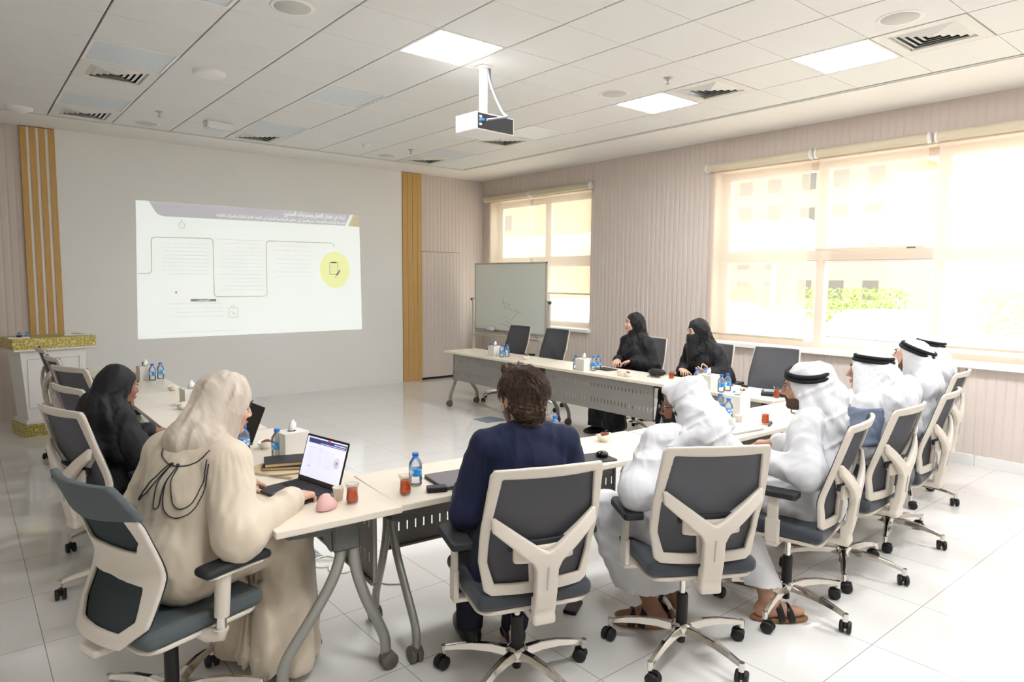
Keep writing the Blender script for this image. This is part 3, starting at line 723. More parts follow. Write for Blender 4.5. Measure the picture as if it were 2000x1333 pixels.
def make_chair(variant, label, group):
    t = thing('office_chair', label, 'chair', (0, 0, 0), 0, group)
    # seat cushion
    fs_ = lambda P: sbox(P-np.stack([0*P[:, 0], 0*P[:, 0], -0.10*np.maximum(P[:, 1]-0.14, 0)**1.5*8*0.08+0.10*P[:, 0]**2], 1), (0, 0.015, 0.448), (0.245, 0.235, 0.034), 0.03)*0.9
    link('seat', sdf_mesh('seat', fs_, (-0.27, -0.25, 0.39), (0.27, 0.28, 0.51), 0.008), M['seat_grey'] if variant != 'A' else M['cap_fabric'], t)
    sh = MB(); sh.rbox(-0.238, 0.238, -0.215, 0.24, 0.402, 0.420, 0.07, seg=6); sh.build('seat_shell', M['chair_cream'], t, 0.002)
    sh = MB(); sh.rbox(-0.10, 0.10, -0.12, 0.14, 0.36, 0.403, 0.02); sh.tube([(0.08, 0.04, 0.375), (0.2, 0.05, 0.38), (0.25, 0.05, 0.385)], 0.006); sh.build('tilt_mechanism', M['black'], t)
    if variant == 'A':
        O = [(-0.19, 1.00), (0.19, 1.00), (0.235, 0.86), (0.235, 0.66), (0.225, 0.5), (0.15, 0.43), (-0.15, 0.43), (-0.225, 0.5), (-0.235, 0.66), (-0.235, 0.86)]
        U = [(-0.175, 0.93), (0.175, 0.93), (0.195, 0.80), (0.165, 0.755), (0.0, 0.765), (-0.165, 0.755), (-0.195, 0.80)]
        Lw = [(-0.165, 0.625), (0.0, 0.64), (0.165, 0.625), (0.175, 0.52), (0.12, 0.475), (-0.12, 0.475), (-0.175, 0.52)]
        f = frame_sdf(O, [U, Lw], backA_y, 0.009)
        link('back_frame', sdf_mesh('back_frame', f, (-0.27, -0.42, 0.41), (0.27, -0.02, 1.02), 0.0042), M['chair_cream'], t)
        cap = frame_sdf([(-0.20, 1.012), (0.20, 1.012), (0.236, 0.93), (0.243, 0.885), (0.0, 0.865), (-0.243, 0.885), (-0.236, 0.93)], [], backA_y, 0.0155, 0.008)
        link('headrest_cover', sdf_mesh('headrest_cover', cap, (-0.28, -0.42, 0.84), (0.28, -0.10, 1.04), 0.006), M['cap_fabric'], t)
        ins = lambda z: float(np.interp(z, [0.44, 0.5, 0.66, 0.86, 0.995], [0.15, 0.222, 0.232, 0.228, 0.188]))
        vs, fs = sheet(ins, backA_y, 0.014, 0.24, 0.44, 0.995); MB().add(vs, fs, 0, True).build('mesh_panel', M['mesh_back_A'], t)
        m_ = MB(); m_.rbox(-0.06, 0.06, -0.30, -0.05, 0.385, 0.41, 0.02); m_.build('back_bracket', M['chair_cream'], t, 0.004)
    else:
        O = [(-0.215, 1.005), (-0.09, 1.012), (0.09, 1.012), (0.215, 1.005), (0.228, 0.985), (0.243, 0.76), (0.238, 0.62), (0.215, 0.50), (0.19, 0.482), (-0.19, 0.482), (-0.215, 0.50), (-0.238, 0.62), (-0.243, 0.76), (-0.228, 0.985)]
        U = [(-0.185, 0.968), (0.185, 0.968), (0.205, 0.81), (0.048, 0.672), (-0.048, 0.672), (-0.205, 0.81)]
        LW = [(-0.208, 0.765), (-0.05, 0.628), (-0.042, 0.53), (-0.178, 0.53), (-0.206, 0.62)]
        f = frame_sdf(O, [U, LW, mir(LW)], back_y, 0.010)
        link('back_frame', sdf_mesh('back_frame', f, (-0.27, -0.42, 0.46), (0.27, -0.13, 1.03), 0.0042), M['chair_cream'], t)
        def stem(P):
            x, y, z = np.abs(P[:, 0]), P[:, 1], P[:, 2]
            d = poly2(x, z, [(-0.05, 0.43), (0.043, 0.43), (0.046, 0.60), (0.060, 0.632), (0.212, 0.762), (0.215, 0.81), (0.20, 0.815), (0.02, 0.683), (0.0, 0.674), (-0.05, 0.674)])
            yc = np.interp(z, [0.42, 0.50, 0.62, 0.67, 0.80], [-0.272, -0.290, -0.303, -0.308, -0.309])+0.75*x*x*np.interp(z, [0.66, 0.80], [0.3, 1.0])
            e = np.abs(y-yc)-np.interp(z, [0.45, 0.62, 0.80], [0.020, 0.018, 0.011])
            r_ = 0.007; d = np.hypot(np.maximum(d+r_, 0), np.maximum(e+r_, 0))+np.minimum(np.maximum(d, e)+r_, 0)-r_
            c = sbox(P, (0, -0.17, 0.392), (0.044, 0.12, 0.016), 0.008); g = sbox(P, (0, -0.27, 0.43), (0.044, 0.022, 0.052), 0.010)
            return smin(d, smin(g, c, 0.012), 0.008)*0.85
        link('back_support', sdf_mesh('back_support', stem, (-0.25, -0.36, 0.36), (0.25, -0.03, 0.84), 0.0045), M['chair_cream'], t)
        vs, fs = sheet(lambda z: float(np.interp(z, [0.49, 0.62, 0.76, 1.0], [0.19, 0.230, 0.236, 0.213])), back_y, 0.016, 0.24, 0.49, 1.004); MB().add(vs, fs, 0, True).build('mesh_panel', M['mesh_back'], t)
        # lumbar support with its cream cover
        lf = lambda P: sbox(P-np.stack([0*P[:, 0], 0.75*P[:, 0]**2, 0.3*P[:, 0]**2], 1), (0, -0.278, 0.655), (0.125, 0.010, 0.034), 0.009)
        link('lumbar_support', sdf_mesh('lumbar', lf, (-0.14, -0.31, 0.6), (0.14, -0.23, 0.72), 0.005), M['chair_cream'], t)
        lf = lambda P: sbox(P-np.stack([0*P[:, 0], 0.75*P[:, 0]**2, 0*P[:, 0]], 1), (0, -0.266, 0.688), (0.14, 0.008, 0.022), 0.008)
        link('lumbar_pad', sdf_mesh('lumbar_pad', lf, (-0.15, -0.29, 0.65), (0.15, -0.22, 0.73), 0.005), M['black_soft'], t)
        MB().tube([(0, -0.3215, 0.615), (0, -0.313, 0.525)], 0.004, n=8).build('tension_slider', M['alu'], t)
    for s_ in (-1, 1):
        if variant == 'A':
            a = MB(); x = s_*0.285
            a.tube([(s_*0.19, 0.0, 0.398), (s_*0.25, 0.0, 0.40), (x, 0.03, 0.405), (x, 0.03, 0.425)], [0.022, 0.024, 0.027, 0.028], n=14)
            a.tube([(x, 0.035, 0.47), (x, 0.045, 0.63)], [0.026, 0.029], n=18); ap = a.build('arm_post', M['chair_cream'], t)
            MB().lathe([(0.019, 0.42), (0.019, 0.475)], c=(x, 0.032, 0), n=16).build('arm_tube', M['chrome'], ap)
            pf = lambda P: sbox(P-np.stack([0*P[:, 0], 0*P[:, 0], -0.25*(P[:, 1]-0.09)**2], 1), (x, 0.09, 0.655), (0.046, 0.135, 0.017), 0.016)
            link('arm_pad', sdf_mesh('arm_pad', pf, (x-0.06, -0.07, 0.62), (x+0.06, 0.25, 0.69), 0.006), M['black_soft'], t)
            MB().rbox(x-0.04, x+0.04, -0.03, 0.21, 0.628, 0.640, 0.03).build('arm_plate', M['chair_cream'], t)
        else:
            a = MB(); x0, x1 = sorted((s_*0.262, s_*0.288)); xi0, xi1 = sorted((s_*0.15, s_*0.288))
            a.rbox(x0, x1, -0.035, 0.035, 0.40, 0.52, 0.012); a.rbox(x0+0.003, x1-0.003, -0.027, 0.027, 0.51, 0.635, 0.008); a.rbox(xi0, xi1, -0.03, 0.03, 0.385, 0.402, 0.01)
            a.build('arm_post', M['chair_cream'], t, 0.002)
            p = MB(); x = s_*0.272
            p.prism([(x-0.045, -0.10), (x-0.038, -0.115), (x+0.038, -0.115), (x+0.045, -0.10), (x+0.043, 0.10), (x+0.025, 0.135), (x-0.025, 0.135), (x-0.043, 0.10)], 0.635, 0.665)
            p.build('arm_pad', M['black_soft'], t, 0.006)
    chair_base(t, None)
    return t
M['mesh_back_A'] = fabric_blind('slate_mesh_fabric_back', (86, 94, 96), (255, 255, 255), 0.04)
def set_chair(t, x, y, theta, base_world=-39, label=None, group=None, lift=0.0):
    t.location = (x, y, 0); t.rotation_euler = (0, 0, R(-theta))
    for ch in t.children:
        if ch.name.startswith('base'): ch.rotation_euler = (0, 0, R(base_world+theta)); ch.scale = (1.07, 1.07, 1)
        elif not ch.name.startswith('gas'): ch.location.z = lift
    if label: t['label'] = label
    if group: t['group'] = group
G1 = 'cream framed office chairs'
proto = make_chair('B', 'x', G1)
chairsB = [
 (0.92, -3.13, 18.5, -34, 0.0, 'cream framed office chair holding the man in the navy suit'),
 (1.64, -3.44, 31, -40, 0.03, 'cream framed office chair under the bowed bearded man with spectacles'),
 (2.42, -3.52, -12, -42, 0.03, 'cream framed office chair seen side on, under the man with beard stubble in profile'),
 (3.12, -3.49, -2, -28, 0.02, 'cream framed office chair under the man whose checked headscarf hides his face'),
 (3.90, -3.43, -8, -35, 0.015, 'cream framed office chair under the man looking up with eyebrow and ear showing'),
 (4.90, -3.18, -6, -30, 0.03, 'cream framed office chair at the far window end behind the last man'),
 (-0.18, -1.13, 72, -60, 0.03, 'cream framed office chair of the woman in black on the left side'),
 (-0.06, -0.38, 76, -50, 0.03, 'empty cream framed office chair directly beyond the woman in black on the left'),
 (0.03, 0.55, 68, -20, 0.045, 'empty cream framed office chair whose back panel shows beside the left black headscarf'),
 (0.04, 1.45, 84, -65, 0.03, 'empty cream framed office chair at the left row, second from the podium'),
 (0.03, 2.12, 88, -75, 0.04, 'empty cream framed office chair nearest the podium on the left side'),
 (5.02, 2.10, -90, 10, 0.03, 'empty grey backed office chair before the middle of the whiteboard'),
 (5.02, 1.33, -90, 30, 0.03, 'empty grey backed office chair at the right edge of the whiteboard'),
 (5.00, -0.28, -98, 15, 0.03, 'grey backed office chair of the woman in black with uncovered face'),
 (5.02, -1.10, -90, 5, 0.03, 'grey backed office chair of the woman with the face veil'),
 (5.02, -1.83, -97, 20, 0.04, 'empty grey backed office chair under the large window at the right row')]
CH = []
for i, (x, y, th, bw, up, l) in enumerate(chairsB):
    c = proto if i == 0 else copy_tree(proto)
    set_chair(c, x, y, th, bw, l, lift=up); CH.append(c)
cA = make_chair('A', 'office chair with slate fabric headrest band, holding the woman in cream', None)
set_chair(cA, -0.28, -2.50, 73, -41)
if 'group' in cA: del cA['group']

# ------------------------------------------------------------------ folding tables
def make_table(L, label, group):
    t = thing('folding_table', label, 'table', (0, 0, 0), 0, group)
    h = L/2; W = 0.262
    MB().rbox(-h, h, -W, W, 0.712, 0.740, 0.006).build('tabletop', M['tabletop'], t, 0.002)
    # modesty panel with two rows of real slots
    p = MB(); x0, x1 = -h+0.14, h-0.14; y0, y1 = 0.200, 0.203; n = int((x1-x0)/0.046); pw = (x1-x0)/n
    zs = [0.37, 0.44, 0.485, 0.60, 0.635, 0.70]
    p.box(x0, x1, y0, y1, zs[0], zs[1]); p.box(x0, x1, y0, y1, zs[2], zs[3]); p.box(x0, x1, y0, y1, zs[4], zs[5])
    for z0, z1 in ((zs[1], zs[2]), (zs[3], zs[4])):
        for i in range(n+1):
            a = x0+i*pw-pw/2+0.004; b = a+pw-0.008; p.box(max(a, x0), min(b, x1), y0, y1, z0, z1)
    p.box(x0, x1, y0-0.02, y1, 0.362, 0.372); p.box(x0, x0+0.012, y0-0.012, y1+0.004, 0.36, 0.70); p.box(x1-0.012, x1, y0-0.012, y1+0.004, 0.36, 0.70)
    p.build('modesty_panel', M['panel_grey'], t)
    b = MB(); b.rbox(-h+0.12, h-0.12, 0.02, 0.07, 0.655, 0.695, 0.01); b.box(-h+0.1, h-0.1, -0.16, 0.0, 0.705, 0.7115)
    b.build('crossbeam', M['cap_grey'], t)
    for s_ in (-1, 1):
        x = s_*(h-0.09)
        c = MB(); c.rbox(x-0.032, x+0.032, -0.02, 0.10, 0.58, 0.712, 0.02); c.rbox(x-0.022, x+0.022, -0.20, 0.0, 0.67, 0.712, 0.012)
        c.prism([(-0.02, 0.58), (-0.06, 0.66), (-0.20, 0.672), (-0.205, 0.70), (-0.02, 0.71)], x-0.02, x+0.02, mtx=Matrix(((0, 0, 1, 0), (1, 0, 0, 0), (0, 1, 0, 0), (0, 0, 0, 1))))
        c.build('leg_bracket', M['cap_grey'], t, 0.003)
        for nm, pts in (('front', [(x, 0.075, 0.64), (x, 0.085, 0.50), (x, 0.125, 0.36), (x, 0.185, 0.22), (x, 0.215, 0.14), (x, 0.22, 0.075)]),
                        ('rear', [(x, 0.03, 0.62), (x, 0.015, 0.53), (x, -0.03, 0.43), (x, -0.12, 0.30), (x, -0.20, 0.19), (x, -0.222, 0.13), (x, -0.224, 0.075)])):
            lg = MB().tube(catmull(pts, 6), 0.0215, n=14, flat=(0.82, 1.12)).build('leg', M['leg_grey'], t)
            e = pts[-1]; k = MB()
            for q in (-1, 1): k.lathe([(0, q*0.004), (0.034, q*0.004), (0.037, q*0.009), (0.037, q*0.024), (0.032, q*0.028), (0, q*0.029)], c=(e[0], e[1]+0.012, 0.037), ax='x', n=24)
            k.rbox(e[0]-0.02, e[0]+0.02, e[1]-0.02, e[1]+0.02, 0.05, 0.083, 0.01)
            k.build('castor', M['castor_grey'], lg)
    return t
GT = 'pale folding conference tables'
tb = make_table(1.8, 'x', GT); ts = make_table(1.10, 'short pale folding table at the right corner under the glass of tea and black folder', GT)
tabs = [
 (1.468, -2.615, -4.7, 'pale folding table in front of the man in the navy suit'),
 (3.284, -2.737, -1.6, 'pale folding table holding the silver laptop and white tissue box'),
 (5.088, -2.787, -1.6, 'pale folding table at the window end, mostly hidden behind the men in white'),
 (0.345, -1.905, -93.4, 'pale folding table under the open laptop of the woman in cream'),
 (0.385, -0.085, -90.6, 'pale folding table in the middle of the left row, glossy between the two headscarves'),
 (0.362, 1.725, -90.6, 'pale folding table at the far end of the left row near the podium'),
 (4.39, 1.36, 90, 'pale folding table in front of the whiteboard'),
 (4.39, -0.445, 90, 'pale folding table in front of the two women in black')]
for i, (x, y, a, l) in enumerate(tabs):
    o = tb if i == 0 else copy_tree(tb); o.location = (x, y, 0); o.rotation_euler = (0, 0, R(a)); o['label'] = l
ts.location = (4.39, -1.898, 0); ts.rotation_euler = (0, 0, R(90))
# ------------------------------------------------------------------ people
def wr(P, lam, amp, seed=0, stretch=(1, 1, 1)):
    """cloth wrinkles: ridged sum of warped waves"""
    r = np.random.RandomState(seed); Q = P*np.asarray(stretch); o = np.zeros(len(P))
    for i in range(3):
        d = r.normal(size=3); d /= np.linalg.norm(d); e = r.normal(size=3); e /= np.linalg.norm(e)
        k = 2*PI/(lam*(0.7+0.3*i)); o += (1-np.abs(np.sin(k*0.5*(Q@d)+r.rand()*6+1.1*np.sin(k*0.6*(Q@e)+r.rand()*6)))*1.6)/(1+0.5*i)
    return amp*o/2.0
def cull(P, c, rad, fn, far=0.03):
    d0 = np.linalg.norm(P-np.asarray(c), axis=1)-rad; out = d0+0.012
    m = d0 < far
    if m.any(): out[m] = fn(P[m])
    return out
def head_sdf(Q, fem=False):
    X = np.abs(Q[:, 0]); S = np.stack([X, Q[:, 1], Q[:, 2]], 1)
    d = ell(S, (0, -0.014, 0.032), (0.075, 0.095, 0.088))
    d = smin(d, ell(S, (0, 0.030, -0.036), (0.057, 0.062, 0.080)), 0.03)
    d = smin(d, cone(S, V3(0.0, 0.066, -0.095), V3(0.045, 0.0, -0.068), 0.019, 0.014), 0.03)
    d = smin(d, cone(S, V3(0.008, 0.082, 0.024), V3(0.036, 0.072, 0.026), 0.010, 0.008), 0.018)
    d = smax(d, -ell(S, (0.031, 0.100, 0.004), (0.017, 0.016, 0.013)), 0.014)
    d = smin(d, ell(S, (0.034, 0.068, -0.030), (0.020, 0.016, 0.018)), 0.02)
    nl = 0.112 if not fem else 0.107
    d = smin(d, cone(S, V3(0, 0.088, 0.014), V3(0, nl, -0.026), 0.0065, 0.0105), 0.010)
    d = smin(d, ell(S, (0.012, 0.098, -0.032), (0.008, 0.010, 0.007)), 0.006)
    d = smin(d, ell(S, (0, 0.0915, -0.0565), (0.023, 0.009, 0.0055)), 0.006)
    d = smin(d, ell(S, (0, 0.0895, -0.067), (0.020, 0.009, 0.006)), 0.006)
    d = smax(d, -ell(S, (0, 0.101, -0.0615), (0.022, 0.006, 0.0016)), 0.004)
    d = smin(d, ell(S, (0, 0.083, -0.096), (0.016, 0.012, 0.013)), 0.012)
    e = ell(S, (0.079, -0.006, 0.0), (0.009, 0.020, 0.032), rotm('Z', 22))
    e = smax(e, -ell(S, (0.088, -0.002, 0.004), (0.008, 0.012, 0.020)), 0.006)
    return smin(d, e, 0.008)
def hand_prims(curl=30, spread=5, thumb=35, pinch=0):
    """finger chains in hand space: y along the fingers, x towards the thumb, z out of the back"""
    out = []
    for i, (bx, ln, r) in enumerate(((0.030, 0.072, 0.0088), (0.010, 0.080, 0.0090), (-0.010, 0.075, 0.0086), (-0.029, 0.060, 0.0078))):
        p = V3(bx, 0.088-abs(bx-0.005)*0.25, 0); c = curl*(1+0.12*i); a = 0.0; sp = (1.5-i)*spread; ch = [p]
        for seg, fr in enumerate((0.45, 0.31, 0.24)):
            a += math.radians(c*(0.75, 1.0, 0.7)[seg]); d = V3(math.sin(R(sp))*math.cos(a), math.cos(a)*math.cos(R(sp)), -math.sin(a)); p = p+d*ln*fr; ch.append(p)
        out.append((ch, r))
    t0 = V3(0.030, 0.028, -0.006); a = R(thumb); d1 = V3(math.sin(a), math.cos(a), -0.35); d1 /= np.linalg.norm(d1)
    d2 = V3(math.sin(a*0.45), math.cos(a*0.45), -0.45); d2 /= np.linalg.norm(d2)
    out.append(([t0, t0+d1*0.042, t0+d1*0.042+d2*0.030, t0+d1*0.042+d2*0.054], 0.0105))
    return out
def hand_sdf(Q, prims):
    d = sbox(Q, (0, 0.048, 0), (0.040, 0.046, 0.0135), 0.012)
    d = smin(d, ell(Q, (0.026, 0.030, -0.008), (0.016, 0.030, 0.013)), 0.012)
    d = smin(d, cone(Q, V3(0, -0.02, 0), V3(0, 0.015, 0), 0.024, 0.024), 0.02)
    f = None
    for ch, r in prims:
        g = None
        for i in range(3):
            c = cone(Q, ch[i], ch[i+1], r*(1-0.07*i), r*(1-0.07*(i+1))*(0.92 if i == 2 else 1)); g = c if g is None else smin(g, c, 0.003)
        f = g if f is None else np.minimum(f, g)
    return smin(d, f, 0.006)
def basis(y, z):
    y = np.asarray(y, float); y = y/np.linalg.norm(y); z = np.asarray(z, float); z = z-y*(z@y); z /= np.linalg.norm(z)
    return np.stack([np.cross(y, z), y, z], 1)
class Pose:
    """joints in person space: y forward, x to the person's right, z up"""
    def __init__(s, hip=0.57, lean=6, side=0, yaw=0, pitch=0, roll=0, sh=0.185, el=None, wr_=None, hd=None, hz=None, curl=(30, 30), knee=None, ank=None, spine=0.45, size=1.0, headfwd=0.03, thumb=35, foot=None, hipy=0.0):
        s.size = size; s.P0 = V3(0, hipy, hip); s.Rt = rotm('X', -lean)@rotm('Y', side)
        s.nb = s.P0+s.Rt@V3(0, 0, spine*size); s.Rh = rotm('Z', -yaw)@rotm('X', pitch)@rotm('Y', roll)
        s.hc = s.nb+s.Rt@V3(0, headfwd, 0.085*size)+s.Rh@V3(0, 0.015, 0.075)
        s.sh = [s.P0+s.Rt@V3(q*sh*size, 0.0, (spine-0.075)*size) for q in (-1, 1)]
        s.el = [V3(*e) for e in el] if el else [V3(-0.27, -0.02, 0.72), V3(0.27, -0.02, 0.72)]
        s.wr = [V3(*e) for e in wr_] if wr_ else [V3(-0.22, 0.24, 0.76), V3(0.22, 0.24, 0.76)]
        s.hd = [V3(*e) for e in hd] if hd else [V3(0.15, 1, -0.1), V3(-0.15, 1, -0.1)]
        s.hz = [V3(*e) for e in hz] if hz else [V3(0, 0, 1), V3(0, 0, 1)]
        s.curl = curl; s.thumb = thumb
        s.hips = [s.P0+V3(q*0.09*size, 0, 0) for q in (-1, 1)]
        s.knee = [V3(*e) for e in knee] if knee else [V3(-0.13, 0.44, 0.56), V3(0.13, 0.44, 0.56)]
        s.ank = [V3(*e) for e in ank] if ank else [V3(-0.12, 0.46, 0.10), V3(0.12, 0.46, 0.10)]
        s.foot = [V3(*e) for e in foot] if foot else [V3(-0.1, 1, 0), V3(0.1, 1, 0)]
        s.hb = []
        for i in (0, 1):
            B = basis(s.hd[i], s.hz[i]); 
            # columns: x = y cross z ; thumb towards the body's middle
            if i == 1: B = B*V3(-1, 1, 1)
            s.hb.append(B)
        s.hp = [hand_prims(s.curl[i], thumb=s.thumb) for i in (0, 1)]
    def head(s, P): return (P-s.hc)@s.Rh/s.size
    def torso(s, P): return (P-s.P0)@s.Rt/s.size
    def h(s, x, y, z): return tuple(((s.hc+s.Rh@V3(x, y, z)*s.size)-s.P0)@s.Rt/s.size)
def torso_f(J, P, g=0.0, fem=False, k=0.07):
    T = J.torso(P); z = J.size
    L = (J.sh[1]-J.sh[0])[0]/2/z
    d = ell(T, (0, 0.0, 0.02), (0.165+g, 0.115+g, 0.12+g))
    d = smin(d, ell(T, (0, 0.005, 0.17), (0.140+g, 0.100+g, 0.16+g)), k)
    d = smin(d, ell(T, (0, 0.0, 0.325), (0.155+g, 0.108+g, 0.145+g)), k)
    for q in (-1, 1): d = smin(d, cone(T, V3(q*(L-0.02), -0.005, 0.425), V3(q*0.045, -0.005, 0.462), 0.052+g*0.8, 0.05+g*0.6), 0.05)
    if fem: d = smin(d, ell(T, (0, 0.085, 0.305), (0.13+g, 0.055+g, 0.065+g)), 0.04)
    return d*z
def body_f(J, fem=False):
    s = J.size
    def f(P):
        d = torso_f(J, P, 0.0, fem)
        d = smin(d, cone(P, J.nb-J.Rt@V3(0, 0, 0.03), J.hc-J.Rh@V3(0, 0.02, 0.05), 0.054*s, 0.050*s), 0.03)
        d = smin(d, cull(P, J.hc, 0.15, lambda p: head_sdf(J.head(p), fem)*s), 0.014)
        for i in (0, 1):
            a = cone(P, J.sh[i], J.el[i], 0.048*s, 0.040*s); b = cone(P, J.el[i], J.wr[i], 0.040*s, 0.026*s)
            d = smin(d, smin(a, b, 0.02), 0.04)
            B = J.hb[i]
            d = smin(d, cull(P, J.wr[i]+J.hd[i]/np.linalg.norm(J.hd[i])*0.08, 0.14, lambda p: hand_sdf(((p-J.wr[i])@B)/s, J.hp[i])*s), 0.012)
            a = cone(P, J.hips[i], J.knee[i], 0.085*s, 0.058*s); b = cone(P, J.knee[i], J.ank[i], 0.055*s, 0.036*s)
            d = smin(d, smin(a, b, 0.03), 0.05)
            ft = J.foot[i]/np.linalg.norm(J.foot[i]); Bf = basis(ft, V3(0, 0, 1) if abs(ft[2]) < 0.9 else V3(0, -1, 0))
            def foot(p):
                q = (p-J.ank[i])@Bf
                e = ell(q, (0, 0.06, -0.055), (0.042, 0.125, 0.03)); e = smin(e, ell(q, (0, -0.02, -0.045), (0.034, 0.045, 0.045)), 0.03)
                return smin(e, cone(q, V3(0, 0, 0), V3(0, 0.07, -0.045), 0.036, 0.028), 0.03)
            d = smin(d, cull(P, J.ank[i], 0.2, foot), 0.02)
        return d*0.95
    return f
def bounds(J, g=0.2):
    pts = np.array([J.P0, J.nb, J.hc]+J.sh+J.el+J.wr+J.knee+J.ank)
    lo = pts.min(0)-g; hi = pts.max(0)+g; lo[2] = max(lo[2], -0.02); return lo, hi
def part(name, f, lo, hi, h, m, parent): return link(name, sdf_mesh(name, f, lo, hi, h), m, parent)
def sleeve(J, P, i, r0, r1, r2, cut=0.03, sag=0.02):
    e = J.wr[i]-J.hd[i]*0; w_ = J.wr[i]+(J.el[i]-J.wr[i])/np.linalg.norm(J.el[i]-J.wr[i])*cut
    d = smin(cone(P, J.sh[i], J.el[i], r0, r1), cone(P, J.el[i], w_, r1, r2), 0.04)
    return smin(d, cone(P, J.el[i]+V3(0, 0, -sag), w_+V3(0, 0, -sag*0.6), r1*0.8, r2*0.8), 0.03)
def robe(J, fem=False, g=0.022, flare=0.0, hem=0.12, sl=(0.072, 0.064, 0.052), amp=0.006, seed=1, lam=0.13, fat=0.0, cut=0.03, shin=(0.10, 0.11)):
    def f(P):
        d = torso_f(J, P, g+fat, fem)
        for i in (0, 1): d = smin(d, sleeve(J, P, i, *sl, cut=cut), 0.03)
        lg = None
        for i in (0, 1):
            a = smin(cone(P, J.hips[i]+V3(0, 0, 0.01), J.knee[i]+V3(0, 0, 0.005), 0.115+fat, 0.085), cone(P, J.knee[i], J.ank[i]+V3(0, 0, 0), shin[0], shin[1]+flare), 0.04)
            lg = a if lg is None else smin(lg, a, 0.13)
        lg = smax(lg, hem-P[:, 2], 0.01)
        d = smin(d, lg, 0.05)
        d = d-wr(P, lam, amp*1.1, seed, (1, 1, 0.7))-wr(P, lam*0.42, amp*0.5, seed+7, (1, 1, 0.6))
        return smax(d, 0.05-P[:, 2], 0.01)*0.8
    return f
def face_cut(Q, w_=0.060, top=0.068, bot=-0.125, fwd=0.0):
    """egg-shaped opening in front of the face, in head space"""
    c = (top+bot)/2; return ell(Q, (0, 0.135+fwd, c), (w_, 0.115, (top-bot)/2))
def scarf(J, drapes, opening=(0.060, 0.068, -0.125, 0.0), cap=(0.084, 0.102, 0.100), amp=0.004, stripes=0.0, seed=3, neck=True, lam=0.10, grow=0.0):
    """headscarf: cap plus hanging folds. drapes: (a, b, r1, r2, flatten-axis-scale, space) ; space h = head, t = torso"""
    def f(P):
        Q = J.head(P)
        d = ell(Q, (0, -0.016, 0.030), (cap[0]+grow, cap[1]+grow, cap[2]+grow))
        d = smin(d, ell(Q, (0, -0.030, -0.045), (0.083+grow, 0.080, 0.10)), 0.04)
        T = J.torso(P)
        for a, b, r1, r2, *sc in drapes:
            s_ = np.asarray(sc[0] if sc else (1, 1, 1), float); d = smin(d, cone(T*s_, V3(*a)*s_, V3(*b)*s_, r1, r2)/s_.max()**0.5, 0.035)
        if stripes: 
            az = np.arctan2(Q[:, 0], -Q[:, 1]-0.02); d = d-stripes*np.sin(az*11+Q[:, 2]*16+1.5*np.sin(Q[:, 2]*22+az*3))*np.clip((0.06-Q[:, 2])*8, 0, 1)
        d = d-wr(Q, lam, amp, seed)-wr(Q, lam*0.4, amp*0.25, seed+2)
        if opening: d = smax(d, -face_cut(Q, *opening), 0.012)
        return d*0.75
    return f
def eyes_lips(J, root_body, brow=True, lips=True, iris=True, skin=None):
    s = J.size; M4 = Matrix([[*J.Rh[i]*s, J.hc[i]] for i in range(3)]+[[0, 0, 0, 1]])
    for q in (-1, 1):
        c = Vector((q*0.031, 0.0765, 0.004)); e = MB(); r = 0.0110
        e.lathe([(r*math.sin(a), r*math.cos(a)) for a in np.linspace(0.001, PI-0.001, 10)], c=c, n=16, ax='y', mtx=M4)
        e.lathe([(0.0052, r*0.90), (0.0045, r*0.97), (0.0, r*1.02)], c=c, n=14, ax='y', mi=1, mtx=M4)
        e.build('eye', [M['eye_white'], M['hair_black']], root_body)
        MB().tube([(q*0.018, 0.0895, 0.0125), (q*0.031, 0.0915, 0.0155), (q*0.046, 0.082, 0.010)], [0.0018, 0.0024, 0.0012], n=6, mtx=M4).build('eyelash', M['hair_black'], root_body)
        if brow: MB().tube([(q*0.014, 0.0955, 0.029), (q*0.030, 0.0955, 0.035), (q*0.050, 0.079, 0.029)], [0.003, 0.004, 0.0018], n=8, flat=(1, 0.7), mtx=M4).build('eyebrow', M['hair_black'], root_body)
    if lips:
        l = MB()
        l.tube([(-0.021, 0.0935, -0.0605), (-0.010, 0.1005, -0.057), (0, 0.1015, -0.0585), (0.010, 0.1005, -0.057), (0.021, 0.0935, -0.0605)], [0.001, 0.0035, 0.003, 0.0035, 0.001], n=8, mtx=M4)
        l.tube([(-0.020, 0.0925, -0.0625), (0, 0.0995, -0.068), (0.020, 0.0925, -0.0625)], [0.001, 0.0045, 0.001], n=8, mtx=M4)
        l.build('lips', M['lips'], root_body)
M['eye_white'] = mat('eye_white', (196, 184, 178), 0.5)
M['lips'] = mat('lips', (176, 98, 88), 0.45)
M['check'] = mat('checked_white_cotton', (238, 238, 240), 0.85)
